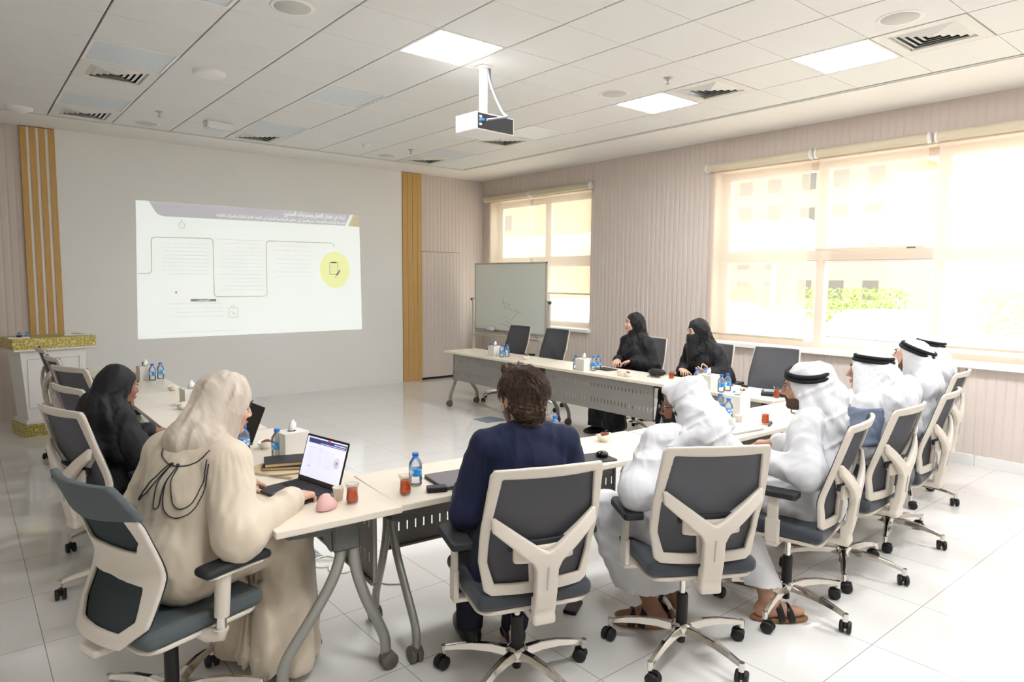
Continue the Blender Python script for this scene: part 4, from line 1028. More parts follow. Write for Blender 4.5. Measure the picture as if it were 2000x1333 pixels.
def check_mat():
    m = M['check']; nt = m.node_tree; L = nt.links; b = nt.nodes['Principled BSDF']
    t = nt.nodes.new('ShaderNodeTexCoord'); mp = nt.nodes.new('ShaderNodeMapping'); mp.inputs['Scale'].default_value = (75, 75, 75); mp.inputs['Rotation'].default_value = (0.1, 0.2, 0.15)
    br = nt.nodes.new('ShaderNodeTexBrick'); br.inputs['Color1'].default_value = lin((240, 240, 242)); br.inputs['Color2'].default_value = lin((240, 240, 242)); br.inputs['Mortar'].default_value = lin((214, 216, 222))
    br.inputs['Scale'].default_value = 1; br.inputs['Mortar Size'].default_value = 0.05; br.inputs['Brick Width'].default_value = 1; br.inputs['Row Height'].default_value = 1; br.offset = 0
    cx = nt.nodes.new('ShaderNodeSeparateXYZ'); cb = nt.nodes.new('ShaderNodeCombineXYZ'); ad = nt.nodes.new('ShaderNodeMath'); ad.operation = 'ADD'
    L.new(t.outputs['Object'], mp.inputs[0]); L.new(mp.outputs[0], cx.inputs[0]); L.new(cx.outputs['X'], ad.inputs[0]); L.new(cx.outputs['Y'], ad.inputs[1]); L.new(ad.outputs[0], cb.inputs['X']); L.new(cx.outputs['Z'], cb.inputs['Y'])
    L.new(cb.outputs[0], br.inputs['Vector']); L.new(br.outputs['Color'], b.inputs['Base Color'])
check_mat()
def agal(J, parent, z=0.060, tilt=8, a=0.088, b=0.102, r=0.0110, rl=0):
    s = J.size; M4 = Matrix([[*J.Rh[i]*s, J.hc[i]] for i in range(3)]+[[0, 0, 0, 1]]) @ Matrix.Rotation(R(tilt), 4, 'X') @ Matrix.Rotation(R(rl), 4, 'Y')
    m = MB()
    for k_, (zz, sc) in enumerate(((z, 1.0), (z+0.021, 0.965))):
        m.tube([(a*sc*math.cos(t), -0.016+b*sc*math.sin(t), zz) for t in np.linspace(0, 2*PI, 49)[:-1]], r, n=12, closed=True, mtx=M4)
    return m.build('head_cord', M['cord_black'], parent)
def beard(J, body_parent, off=0.0055, m='beard', up=-0.03, col=None, tem=True):
    def f(P):
        Q = J.head(P); X = np.abs(Q[:, 0])
        d = head_sdf(Q)-off-wr(Q, 0.012, off*0.25, 5)
        # region: jaw and chin plus a strip up to the ear, minus the mouth and the ears
        reg = poly2(Q[:, 1], Q[:, 2], [(0.016, 0.03 if tem else -0.01), (0.032, 0.0), (0.045, up-0.02), (0.075, up-0.012), (0.110, up-0.006), (0.13, -0.13), (0.02, -0.15), (-0.012, -0.085), (0.0, -0.03)])
        d = smax(d, reg, 0.006)
        d = smax(d, -ell(np.stack([X, Q[:, 1], Q[:, 2]], 1), (0, 0.112, -0.062), (0.024, 0.03, 0.010)), 0.004)
        d = smax(d, -ell(np.stack([X, Q[:, 1], Q[:, 2]], 1), (0.05, 0.085, -0.025), (0.03, 0.04, 0.028)), 0.006)
        return d*0.9*J.size
    return part('beard', f, J.hc-0.15, J.hc+0.15, 0.0035, M[m], body_parent)
def person(name, label, x, y, theta, group=None):
    return thing('person', label, 'person', (x, y, 0), R(-theta), group)
def w2l(x, y, th, p):
    """world point to person space"""
    c, s = math.cos(R(-th)), math.sin(R(-th)); dx, dy = p[0]-x, p[1]-y
    return (dx*c+dy*s, -dx*s+dy*c, p[2])
def shoe(J, i, parent, m, h=0.005, low=True):
    ft = J.foot[i]/np.linalg.norm(J.foot[i]); Bf = basis(ft, V3(0, 0, 1))
    def f(P):
        q = (P-J.ank[i])@Bf
        e = ell(q, (0, 0.065, -0.052), (0.050, 0.145, 0.044)); e = smin(e, ell(q, (0, -0.02, -0.04), (0.042, 0.06, 0.06)), 0.03)
        e = smax(e, -(q[:, 2]+0.094), 0.006); return smax(e, q[:, 2]+0.0 if low else q[:, 2]-0.03, 0.01)*0.9
    return part('shoe', f, J.ank[i]-0.26, J.ank[i]+0.26, h, m, parent)
HB = 0.006       # body resolution
def mk_body(t, J, skin, fem=False, h=HB):
    lo, hi = bounds(J, 0.22); return part('body', body_f(J, fem), lo, hi, h, skin, t)
# ------------------------------------------------------------------ the ten people
def sbounds(J, lo=(-0.36, -0.36, 0.0), hi=(0.36, 0.30, 0.0)):
    return V3(J.P0[0]+lo[0], J.P0[1]+lo[1], J.P0[2]-0.1+lo[2]), V3(J.nb[0]+hi[0]+0.0, J.nb[1]+hi[1]+0.1, J.hc[2]+0.2)
def mk_scarf(J, t, drapes, m, h=0.0065, name='headscarf', **kw):
    lo, hi = sbounds(J); return part(name, scarf(J, drapes, **kw), lo, hi, h, M[m], t)
def mk_robe(J, t, m, name='robe', h=0.008, **kw):
    lo, hi = bounds(J, 0.24); return part(name, robe(J, **kw), lo, hi, h, M[m], t)
def tubes_on(J, t, name, m, curves, r):
    b = MB()
    for c in curves: b.tube(catmull([tuple(J.P0+J.Rt@V3(*p)*J.size) for p in c], 6), r, n=6)
    return b.build(name, M[m], t)

# --- man in the navy suit -------------------------------------------------
x, y, th = 0.955, -3.13, 24
t = person('p', 'man with brown hair in a navy suit jacket seen from behind in the foreground', x, y, th)
J = Pose(hip=0.58, lean=1, yaw=-20, pitch=-4, sh=0.19, size=1.0, headfwd=0.02, el=[(-0.255, 0.0, 0.735), (0.255, 0.0, 0.735)], wr_=[(-0.20, 0.245, 0.775), (0.20, 0.245, 0.775)],
         knee=[(-0.14, 0.42, 0.55), (0.14, 0.42, 0.55)], ank=[(-0.17, 0.30, 0.10), (0.03, 0.24, 0.10)])
bd = mk_body(t, J, M['skin_light'])
def jacket(P):
    T = J.torso(P); d = torso_f(J, P, 0.026)
    L = 0.182
    for q in (-1, 1):
        d = smin(d, cone(T*V3(1, 1, 1.15), V3(q*0.178, -0.008, 0.405*1.15), V3(q*0.055, -0.01, 0.432*1.15), 0.062, 0.060), 0.015)   # padded shoulders
        d = smin(d, sbox(T, (q*0.185, -0.02, -0.04), (0.045, 0.10, 0.13), 0.03, rotm('Y', -q*8)), 0.05)
        d = smin(d, sleeve(J, P, 0 if q < 0 else 1, 0.070, 0.060, 0.050), 0.010)
    d = smin(d, cone(T*V3(1, 1, 1.0), V3(-0.030, -0.030, 0.470), V3(0.030, -0.030, 0.470), 0.052, 0.052), 0.012)
    d = d-wr(P, 0.16, 0.006, 11)-wr(P, 0.07, 0.0018, 12)
    return d*0.8
lo, hi = bounds(J, 0.2); jk = part('jacket', jacket, lo, hi, 0.006, M['navy'], t)
from mathutils.bvhtree import BVHTree
def dropper(J, o):
    bv = BVHTree.FromPolygons([v.co[:] for v in o.data.vertices], [p.vertices[:] for p in o.data.polygons])
    def on_back(u, v, lift=0.003):
        q = J.P0+J.Rt@V3(u, -0.6, v)*J.size; d_ = J.Rt@V3(0, 1, 0); hit = bv.ray_cast(Vector(q), Vector(d_))
        return tuple(Vector(hit[0])-Vector(d_)*lift) if hit[0] is not None else tuple(J.P0+J.Rt@V3(u, -0.10, v))
    return on_back
ob = dropper(J, jk); sm_ = MB().tube([ob(0.0, v, 0.0002) for v in np.linspace(0.10, 0.44, 24)], 0.0014, n=5)
for q in (-1, 1): sm_.tube([ob(q*(0.198-0.03*abs(v-0.42)), v, 0.0) for v in np.linspace(0.26, 0.42, 12)], 0.0018, n=5)
sm_.build('seams', M['navy_dark'], jk)
def trousers(P):
    d = None
    for i in (0, 1):
        a = smin(cone(P, J.hips[i], J.knee[i], 0.105, 0.078), cone(P, J.knee[i], J.ank[i]+V3(0, 0, 0.0), 0.075, 0.062), 0.03); d = a if d is None else smin(d, a, 0.03)
    d = smax(d, 0.07-P[:, 2], 0.005); return (d-wr(P, 0.12, 0.005, 4))*0.85
part('trousers', trousers, lo, hi, 0.009, M['navy_dark'], t)
for i in (0, 1): shoe(J, i, t, M['shoe_brown'] if i else M['shoe_black'])
def hairf(P):
    Q = J.head(P); X = np.abs(Q[:, 0])
    d = ell(Q, (0, -0.022, 0.036), (0.090, 0.107, 0.102)); d = smin(d, ell(Q, (0, -0.058, -0.035), (0.073, 0.058, 0.068)), 0.04)
    d = smin(d, cone(Q, V3(-0.03, 0.06, 0.125), V3(0.03, 0.04, 0.135), 0.022, 0.02), 0.03)
    d = smax(d, -ell(Q, (0, 0.165, -0.03), (0.12, 0.125, 0.115)), 0.02)
    S = np.stack([X, Q[:, 1], Q[:, 2]], 1); d = smax(d, -ell(S, (0.09, 0.005, -0.02), (0.035, 0.032, 0.045)), 0.01)
    az = np.arctan2(Q[:, 0], -Q[:, 1]); st = np.sin(az*26+Q[:, 2]*30+2*np.sin(Q[:, 2]*40+az*4))+0.6*np.sin(az*47-Q[:, 2]*60+1.7*np.sin(az*9))
    return (d-0.0028*st-wr(Q, 0.035, 0.006, 21))*0.7*J.size
hr = part('hair', hairf, J.hc-0.17, J.hc+0.17, 0.0035, M['hair'], t)
rng = np.random.RandomState(8); sb = MB(); Mh = Matrix([[*J.Rh[i]*J.size, J.hc[i]] for i in range(3)]+[[0, 0, 0, 1]])
for q in range(2300):
    az = rng.uniform(-2.3, 2.3); el_ = rng.uniform(-0.55, 1.45)
    p = np.array([math.sin(az)*math.cos(el_)*0.089, -math.cos(az)*math.cos(el_)*0.107-0.022, math.sin(el_)*0.101+0.036])
    if el_ < 0: p = np.array([math.sin(az)*0.078, -math.cos(az)*0.085-0.035, 0.03+el_*0.22]) 
    if p[1] > 0.045 or (abs(p[0]) > 0.06 and p[1] > -0.03 and p[2] < 0.02): continue
    nrm = (p-np.array([0, -0.03, 0.01])); nrm /= np.linalg.norm(nrm)
    sw = np.array([0.55*math.sin(az*2+3*el_), -0.25, -1.0 if el_ < 0.9 else -0.2])+rng.normal(size=3)*0.25
    if el_ > 0.9: sw = np.array([rng.uniform(-0.8, 0.8), -1, 0.1])
    sw = sw-nrm*(sw@nrm); sw /= np.linalg.norm(sw); L_ = rng.uniform(0.025, 0.055); pts = []
    for u in np.linspace(0, 1, 5): pts.append(p+nrm*(0.001+0.006*math.sin(u*PI*0.8)+(0.004*u if rng.rand() > .8 else 0))+sw*L_*u-nrm*u*u*L_*L_*4)
    sb.tube(pts, [0.0007, 0.0012, 0.0012, 0.0009, 0.0003], n=3, mtx=Mh)
for q in range(14):   # stray hairs standing up at the crown
    a0 = np.array([rng.uniform(-0.03, 0.02), rng.uniform(-0.06, 0.0), 0.132]); d_ = np.array([rng.uniform(-0.3, 0.8), rng.uniform(-0.6, 0.3), 0.7]); d_ /= np.linalg.norm(d_)
    sb.tube([a0+d_*0.03*u+np.array([0.012, -0.01, -0.012])*u*u for u in np.linspace(0, 1, 5)], [0.001, 0.001, 0.0009, 0.0007, 0.0003], n=4, mtx=Mh)
sb.build('hair_locks', M['hair'], hr)
beard(J, bd, off=0.0025, m='hair', up=-0.032)
eyes_lips(J, bd)

def sandal(J, i, t):
    ft = J.foot[i]/np.linalg.norm(J.foot[i]); Bf = basis(ft, V3(0, 0, 1)); c = J.ank[i]
    M4 = Matrix([[*Bf[k], c[k]] for k in range(3)]+[[0, 0, 0, 1]])
    s_ = lambda P: (lambda q: smax(ell(q, (0, 0.055, -0.090), (0.050, 0.145, 0.06)), np.abs(q[:, 2]+0.088)-0.010, 0.006))((P-c)@Bf)*0.9
    so = part('sandal', s_, c-0.25, c+0.25, 0.005, M['sandal_sole'], t)
    b = MB()
    for yy in (0.055, 0.105): b.tube([(0.054*math.cos(a), yy-0.02*math.sin(a), -0.086+0.084*math.sin(a)**0.8*(1.0 if yy < 0.07 else 0.78)) for a in np.linspace(0, PI, 14)], 0.017, n=8, flat=(0.22, 1.0), mtx=M4)
    b.build('strap', M['shoe_black'], so)

# --- bowed man with spectacles, white headscarf without cord ----------------
x, y, th = 1.67, -3.46, 24
t = person('p', 'man with dark beard and spectacles, white headscarf without cord, bowed to the left', x, y, th)
J = Pose(hip=0.545, lean=17, side=8, yaw=-44, pitch=-7, sh=0.20, size=0.96, headfwd=0.05, el=[(-0.275, -0.01, 0.775), (0.30, 0.06, 0.785)], wr_=[(-0.18, 0.235, 0.785), (0.16, 0.30, 0.785)],
         knee=[(-0.27, 0.36, 0.56), (0.16, 0.44, 0.56)], ank=[(-0.06, 0.24, 0.10), (0.10, 0.30, 0.10)], foot=[(-0.98, 0.45, 0), (0.1, 1, 0)])
bd = mk_body(t, J, M['skin_dark'])
mk_robe(J, t, 'white_cloth', g=0.028, amp=0.010, seed=5, lam=0.15, sl=(0.080, 0.078, 0.060), hem=0.20, flare=0.03)
h = J.h
mk_scarf(J, t, [(h(0, -0.05, 0.02), (0.02, -0.10, 0.46), 0.095, 0.10), ((0.02, -0.10, 0.46), (0.06, -0.13, 0.30), 0.10, 0.07, (1, 1.5, 1)), ((-0.05, -0.10, 0.44), (-0.16, -0.04, 0.36), 0.07, 0.05, (1, 1, 1.5)),
               ((0.05, -0.09, 0.45), (0.19, -0.05, 0.38), 0.07, 0.055, (1, 1, 1.4)), (h(0.06, -0.03, -0.02), (0.10, 0.0, 0.42), 0.05, 0.05), (h(0.03, -0.10, 0.0), h(0.10, -0.16, -0.10), 0.055, 0.06), (h(-0.03, -0.12, -0.03), h(0.02, -0.17, -0.12), 0.05, 0.05),
               (h(0.0, 0.07, 0.085), h(0.02, -0.08, 0.11), 0.030, 0.045)],
         'white_cloth', h=0.006, opening=(0.098, 0.070, -0.15, -0.036), amp=0.010, lam=0.11, stripes=0.003, seed=9)
beard(J, bd, off=0.007)
eyes_lips(J, bd, lips=False)
Mh = Matrix([[*J.Rh[i]*J.size, J.hc[i]] for i in range(3)]+[[0, 0, 0, 1]])
g_ = MB(); ln = MB()
for q in (-1, 1):
    c = (q*0.034, 0.108, 0.0)
    g_.tube([(c[0]+0.027*math.cos(a), c[1]-0.10*(0.027*math.cos(a)*q+0.0)*1.0, c[2]+0.021*math.sin(a)) for a in np.linspace(0, 2*PI, 25)[:-1]], 0.0016, n=6, closed=True, mtx=Mh)
    g_.tube([(q*0.061, 0.104, 0.008), (q*0.078, 0.09, 0.010), (q*0.084, 0.0, 0.010), (q*0.084, -0.02, -0.008)], 0.0016, n=6, mtx=Mh)
    ln.add([Mh @ Vector((c[0]+0.026*math.cos(a), c[1]-0.10*0.026*math.cos(a)*q, c[2]+0.020*math.sin(a))) for a in np.linspace(0, 2*PI, 25)[:-1]], [tuple(range(24))])
g_.tube([(-0.008, 0.109, 0.004), (0, 0.112, 0.007), (0.008, 0.109, 0.004)], 0.0016, n=6, mtx=Mh)
sp_ = g_.build('spectacles', M['black_glossy'], t); ln.build('lenses', M['lens'], sp_)
M['temple'] = M['hair_black']
part('temple_hair', lambda P: (lambda Q: smax(smax(ell(Q, (0, -0.012, 0.032), (0.079, 0.099, 0.09)), Q[:, 1]-0.035, 0.01), np.maximum(0.005-Q[:, 1], np.abs(Q[:, 2]-0.03)-0.035), 0.01))(J.head(P)), J.hc-0.15, J.hc+0.15, 0.004, M['hair_black'], t)
sandal(J, 0, t); sandal(J, 1, t)

# --- men with black head cords ----------------------------------------------
def corded(x, y, th, label, J, skin, drapes, opening=(0.062, 0.066, -0.14, 0.0), cloth='white_cloth', seed=3, robe_kw=None, brd=None, scarf_kw=None, bh=HB, az=0.060, tilt=8, rl=0):
    t = person('p', label, x, y, th)
    bd = mk_body(t, J, M[skin], h=bh)
    rk = dict(g=0.026, amp=0.009, seed=seed, lam=0.15, sl=(0.078, 0.074, 0.058), hem=0.14); rk.update(robe_kw or {})
    mk_robe(J, t, 'white_cloth', **rk)
    sk = dict(opening=opening, amp=0.007, lam=0.12, seed=seed+3, stripes=0.003, h=0.006); sk.update(scarf_kw or {})
    s = mk_scarf(J, t, drapes, cloth, **sk)
    agal(J, t, z=az, tilt=tilt, rl=rl)
    if brd: beard(J, bd, **brd)
    eyes_lips(J, bd, lips=not brd)
    return t, bd
J = Pose(hip=0.545, lean=3, side=2, yaw=-14, pitch=-8, roll=-5, sh=0.195, size=1.0, headfwd=0.03, el=[(-0.275, -0.04, 0.775), (0.27, 0.03, 0.775)], wr_=[(-0.22, 0.23, 0.79), (0.16, 0.27, 0.79)],
         ank=[(-0.30, 0.12, 0.10), (0.04, 0.36, 0.10)], knee=[(-0.17, 0.42, 0.57), (0.12, 0.44, 0.57)], foot=[(0.6, -0.8, 0.0), (0.1, 1, 0)])
h = J.h
M['beard_light'] = mat('trimmed_stubble', (92, 72, 60), 0.8, noise=0.2, nscale=300)
t4, _b = corded(2.54, -3.59, -12, 'man in white with stubble in left profile, white headscarf draped down his back', J, 'skin_mid',
   [(h(0, -0.06, 0.02), (0.0, -0.070, 0.44), 0.088, 0.10, (1, 1.15, 1)), ((0.0, -0.075, 0.44), (0.03, -0.120, 0.14), 0.10, 0.085, (1, 1.5, 1)), (h(-0.072, 0.0, 0.0), (-0.10, 0.0, 0.45), 0.028, 0.045),
    ((-0.10, 0.01, 0.45), (-0.13, -0.09, 0.22), 0.045, 0.045), (h(0.075, 0.02, 0.0), (0.11, 0.03, 0.43), 0.03, 0.05), ((-0.06, -0.070, 0.40), (-0.08, -0.100, 0.12), 0.055, 0.04), (h(0.02, -0.09, 0.05), h(0.03, -0.14, -0.08), 0.06, 0.07)],
   brd=dict(off=0.0028, m='beard_light'), seed=31, opening=(0.072, 0.062, -0.15, 0.002), rl=-9, tilt=5, robe_kw=dict(hem=0.17, shin=(0.09, 0.09)))
sandal(J, 0, t4); sandal(J, 1, t4)
J = Pose(hip=0.55, lean=3, yaw=-22, pitch=-4, sh=0.20, size=1.02, el=[(-0.275, 0.0, 0.775), (0.275, 0.0, 0.775)])
h = J.h
t5, _b = corded(3.34, -3.57, -2, 'man in white whose checked headscarf is bunched over his cheek and right shoulder', J, 'skin_mid',
   [(h(0, -0.06, 0.0), (0.02, -0.060, 0.44), 0.085, 0.10), (h(-0.055, 0.04, 0.0), h(-0.075, 0.03, -0.10), 0.045, 0.058), (h(-0.04, -0.05, -0.03), h(-0.08, -0.04, -0.12), 0.07, 0.065), ((0.02, -0.070, 0.46), (0.16, -0.070, 0.44), 0.09, 0.085),
    ((0.10, -0.080, 0.45), (0.18, -0.090, 0.26), 0.08, 0.06), ((-0.02, -0.070, 0.42), (-0.03, -0.100, 0.10), 0.09, 0.06, (1, 1.4, 1)), (h(0.07, -0.02, 0.02), (0.14, -0.04, 0.47), 0.05, 0.07), (h(0.05, -0.08, 0.04), h(0.13, -0.12, -0.06), 0.05, 0.06)],
   cloth='check', seed=41, opening=(0.046, 0.06, -0.11, 0.012), scarf_kw=dict(amp=0.010, lam=0.14, stripes=0.0))
def sl5(P):
    a = cone(P, J.sh[0]+V3(0.01, 0, 0.0), J.el[0], 0.102, 0.096); return (smax(smax(a, P[:, 2]-J.sh[0][2]-0.05, 0.01), J.sh[0][2]-0.15-P[:, 2], 0.02)-wr(P, 0.1, 0.008, 3))*0.85
part('vest_sleeve', sl5, J.sh[0]-0.35, J.sh[0]+0.2, 0.007, M['blue_grey'], t5)
tr5 = lambda P: (smax(smin(smin(cone(P, J.hips[0], J.knee[0], 0.145, 0.105), cone(P, J.hips[1], J.knee[1], 0.145, 0.105), 0.05), cone(P, J.hips[0], J.hips[1], 0.15, 0.15), 0.05), P[:, 2]-0.64, 0.01)-wr(P, 0.1, 0.006, 6))*0.85
part('trousers', tr5, J.P0-V3(0.35, 0.3, 0.3), J.P0+V3(0.35, 0.65, 0.2), 0.009, M['seat_grey'], t5)
J = Pose(hip=0.55, lean=0, yaw=2, pitch=13, roll=0, sh=0.20, size=1.04, el=[(-0.275, -0.02, 0.77), (0.275, -0.02, 0.77)])
h = J.h
t6, _b = corded(4.08, -3.47, -12, 'man in white looking up, his ear and eyebrow showing under the white headscarf', J, 'skin_light',
   [(h(0, -0.06, 0.0), (0.02, -0.070, 0.44), 0.085, 0.10), ((0.02, -0.070, 0.44), (0.05, -0.110, 0.18), 0.10, 0.075, (1, 1.4, 1)), (h(-0.03, -0.085, -0.02), (-0.12, -0.08, 0.45), 0.06, 0.07), ((-0.10, -0.09, 0.44), (-0.17, -0.070, 0.18), 0.06, 0.045),
    (h(0.075, 0.0, 0.0), (0.13, 0.0, 0.45), 0.04, 0.06), ((0.1, -0.09, 0.44), (0.17, -0.070, 0.25), 0.06, 0.05)],
   brd=dict(off=0.0028, m='beard_light'), seed=51, opening=(0.090, 0.066, -0.17, -0.035), robe_kw=dict(seed=52))
J = Pose(hip=0.555, lean=2, yaw=-14, pitch=0, sh=0.19, size=0.98)
h = J.h
t7, _b = corded(5.04, -3.27, -8, 'man in white farthest towards the window, only the back of his headscarf showing', J, 'skin_mid',
   [(h(0, -0.06, 0.0), (0.0, -0.070, 0.44), 0.085, 0.10), ((0.0, -0.070, 0.44), (0.0, -0.110, 0.16), 0.10, 0.08, (1, 1.4, 1)), (h(-0.075, 0.0, 0.0), (-0.12, 0.0, 0.44), 0.04, 0.055), (h(0.075, 0.0, 0.0), (0.12, 0.0, 0.44), 0.04, 0.055)],
   seed=61, bh=0.008)

# --- woman in cream -----------------------------------------------------------
x, y, th = -0.275, -2.485, 66
t = person('p', 'woman in a cream dress and cream headscarf working at the open laptop', x, y, th)
J = Pose(hip=0.60, lean=21, yaw=23, pitch=-14, sh=0.172, size=0.98, headfwd=0.05, spine=0.48, el=[(-0.28, 0.10, 0.74), (0.310, 0.06, 0.745)], wr_=[(-0.10, 0.42, 0.785), (0.26, 0.395, 0.785)],
         hd=[(0.3, 1, -0.1), (-0.10, 1, -0.10)], curl=(35, 42), knee=[(-0.12, 0.46, 0.57), (0.15, 0.46, 0.57)], ank=[(-0.10, 0.45, 0.10), (0.17, 0.40, 0.10)], thumb=45)
bd = mk_body(t, J, M['skin_light'], True, h=0.005)
def dress(P):
    T = J.torso(P); d = robe(J, fem=True, g=0.030, amp=0.006, seed=72, lam=0.17, sl=(0.092, 0.085, 0.050), hem=0.02, fat=0.014, flare=0.04, shin=(0.105, 0.115), cut=0.03)(P)/0.8
    # full skirt: hanging folds from the lap to the floor
    a = np.arctan2(P[:, 0]-0.05, P[:, 1]-0.35); lowz = np.clip((0.60-P[:, 2])*3, 0, 1)
    d = d-0.013*lowz*np.sin(a*9+2*np.sin(P[:, 2]*5))-0.0035*lowz*np.sin(a*19+1+2*P[:, 2])
    # gathered puffs at the sleeve heads
    for i in (0, 1):
        q = P-J.sh[i]; r_ = np.linalg.norm(q, axis=1); d = smin(d, r_-0.090, 0.02) 
        ang = np.arctan2(q[:, 1], q[:, 0]); d = d-0.0014*np.sin(ang*26)*np.exp(-((r_-0.10)/0.05)**2)
        w_ = J.wr[i]; d = smin(d, cone(P, w_+(J.el[i]-w_)*0.22, w_+(J.el[i]-w_)*0.07, 0.046, 0.054), 0.01)
    return d*0.75
lo, hi = bounds(J, 0.26); dr_ = part('dress', dress, lo, hi, 0.0065, M['cream_cloth'], t)
h = J.h
mk_scarf(J, t, [(h(0, -0.045, 0.0), (0, -0.055, 0.475), 0.085, 0.095), ((-0.06, -0.02, 0.475), (0.06, -0.02, 0.475), 0.088, 0.088, (1, 1, 1.2)), (h(0, 0.02, -0.09), (0, 0.07, 0.43), 0.06, 0.06), ((0, -0.04, 0.46), (0, 0.07, 0.46), 0.085, 0.07, (1, 1, 1.2))],
         'scarf_cream', h=0.005, opening=(0.062, 0.062, -0.118, 0.012), grow=0.013, amp=0.009, lam=0.10, stripes=0.0028, seed=14)
eyes_lips(J, bd)
# dark piping cords on the back: dropped onto the dress from behind
on_back = dropper(J, dr_)
cr_ = MB()
for c in ([(-0.05, 0.465), (-0.045, 0.42), (0.0, 0.385), (0.06, 0.37), (0.115, 0.385), (0.155, 0.42), (0.17, 0.45)],
          [(0.04, 0.38), (-0.015, 0.315), (-0.075, 0.245), (-0.125, 0.22), (-0.095, 0.225), (-0.025, 0.27), (0.045, 0.375)],
          [(0.045, 0.375), (0.01, 0.285), (0.015, 0.21), (0.04, 0.215), (0.045, 0.285), (0.075, 0.37)],
          [(0.075, 0.37), (0.05, 0.285), (0.065, 0.215), (0.105, 0.185), (0.15, 0.21), (0.178, 0.285), (0.188, 0.36), (0.19, 0.40)],
          [(0.08, 0.37), (0.075, 0.305), (0.095, 0.24), (0.125, 0.22), (0.155, 0.25), (0.17, 0.325), (0.178, 0.38), (0.18, 0.415)]):
    pts = catmull([(p[0], p[1], 0) for p in c], 7); cr_.tube([on_back(p.x, p.y) for p in pts], 0.0020, n=6)
for q in (0.045, 0.075): cr_.lathe([(0.007*math.sin(a), 0.007*math.cos(a)) for a in np.linspace(0.01, PI-0.01, 8)], c=on_back(q, 0.375), n=10)
cr_.build('collar_piping', M['rope_trim'], dr_)
for i in (0, 1): shoe(J, i, t, M['shoe_brown'])

# --- women in black -----------------------------------------------------------
def black(x, y, th, label, J, skin, drapes, opening, seed, h_=0.0065, extra=None, bh=0.007, **rk):
    t = person('p', label, x, y, th); bd = mk_body(t, J, M[skin], True, h=bh)
    k_ = dict(fem=True, g=0.026, amp=0.009, seed=seed, lam=0.13, sl=(0.078, 0.078, 0.060), hem=0.10, flare=0.02); k_.update(rk)
    mk_robe(J, t, 'abaya', name='abaya', **k_)
    mk_scarf(J, t, drapes, 'hijab_black', h=h_, opening=opening, amp=0.007, lam=0.10, stripes=0.003, seed=seed+2)
    eyes_lips(J, bd)
    return t, bd
def wraps(J):
    h = J.h
    return [(h(0, -0.04, 0.0), (0, -0.05, 0.475), 0.083, 0.095), ((-0.06, -0.01, 0.46), (0.06, -0.01, 0.46), 0.09, 0.09, (1, 1, 1.15)), ((0, -0.03, 0.44), (0, 0.075, 0.42), 0.10, 0.07), ((-0.12, -0.03, 0.42), (0.0, 0.09, 0.36), 0.06, 0.06), ((0.12, -0.03, 0.42), (0.02, 0.09, 0.34), 0.06, 0.055), (h(0, 0.02, -0.10), (0, 0.07, 0.42), 0.05, 0.06)]
J = Pose(hip=0.53, lean=4, yaw=2, pitch=-8, sh=0.17, size=0.95, spine=0.43, el=[(-0.26, 0.10, 0.72), (0.28, 0.08, 0.71)], wr_=[(-0.14, 0.34, 0.775), (0.16, 0.32, 0.775)])
black(-0.27, -1.06, 72, 'woman in black headscarf and black robe seen from behind at the left row', J, 'skin_dark', wraps(J)+[((0, -0.08, 0.46), (0.10, -0.12, 0.28), 0.10, 0.08, (1, 1.3, 1)), ((0.1, -0.06, 0.42), (0.20, -0.02, 0.24), 0.08, 0.06)], (0.06, 0.06, -0.12, 0.004), 81)
J = Pose(hip=0.60, lean=3, yaw=34, pitch=2, sh=0.168, size=0.955, spine=0.485, el=[(-0.25, 0.02, 0.76), (0.25, 0.0, 0.75)], wr_=[(-0.10, 0.20, 0.815), (0.11, 0.21, 0.80)], hd=[(0.75, 0.6, -0.25), (-0.5, 0.8, -0.2)], curl=(18, 18))
tw, bw = black(5.02, -0.31, -86, 'woman in black with uncovered face looking towards the screen, hands crossed in front', J, 'skin_light', wraps(J), (0.064, 0.060, -0.118, -0.002), 91, bh=0.0045)
for q in (0, 1): shoe(J, q, tw, M['shoe_black'])
J = Pose(hip=0.60, lean=12, yaw=28, pitch=-12, sh=0.172, size=0.96, spine=0.48, el=[(-0.27, 0.06, 0.74), (0.26, 0.05, 0.74)], wr_=[(-0.17, 0.20, 0.80), (0.12, 0.26, 0.795)], hd=[(0.3, 1.0, 0.05), (-0.8, 0.6, 0.0)], hz=[(-0.75, 0.1, -0.66), (0, 0, 1)], curl=(25, 35), thumb=50)
tw2, bw2 = black(5.03, -1.22, -86, 'woman in black with a face veil, one hand open beside the glass of tea', J, 'skin_light', wraps(J), (0.058, 0.034, -0.03, 0.0), 101, bh=0.0045)
def veil(P):
    Q = J.head(P); d = smin(ell(Q, (0, 0.035, -0.055), (0.073, 0.079, 0.085)), cone(Q, V3(0, 0.075, -0.09), V3(0, 0.085, -0.22), 0.055, 0.075), 0.05)
    d = smin(d, cone(Q, V3(0, 0.08, 0.0), V3(0, 0.108, -0.03), 0.014, 0.016), 0.02)
    d = smax(smax(d, -(d+0.012), 0.002), Q[:, 2]+0.016, 0.006); return (d-wr(Q, 0.09, 0.004, 7))*0.8
part('face_veil', veil, J.hc-0.3, J.hc+0.25, 0.005, M['hijab_black'], tw2)
for q in (0, 1): shoe(J, q, tw2, M['shoe_black'])
# rename: every person root is simply called person
for o in list(bpy.data.objects):
    if o.type == 'EMPTY' and o.name.startswith('person') is False and o.get('category') == 'person': o.name = 'person'
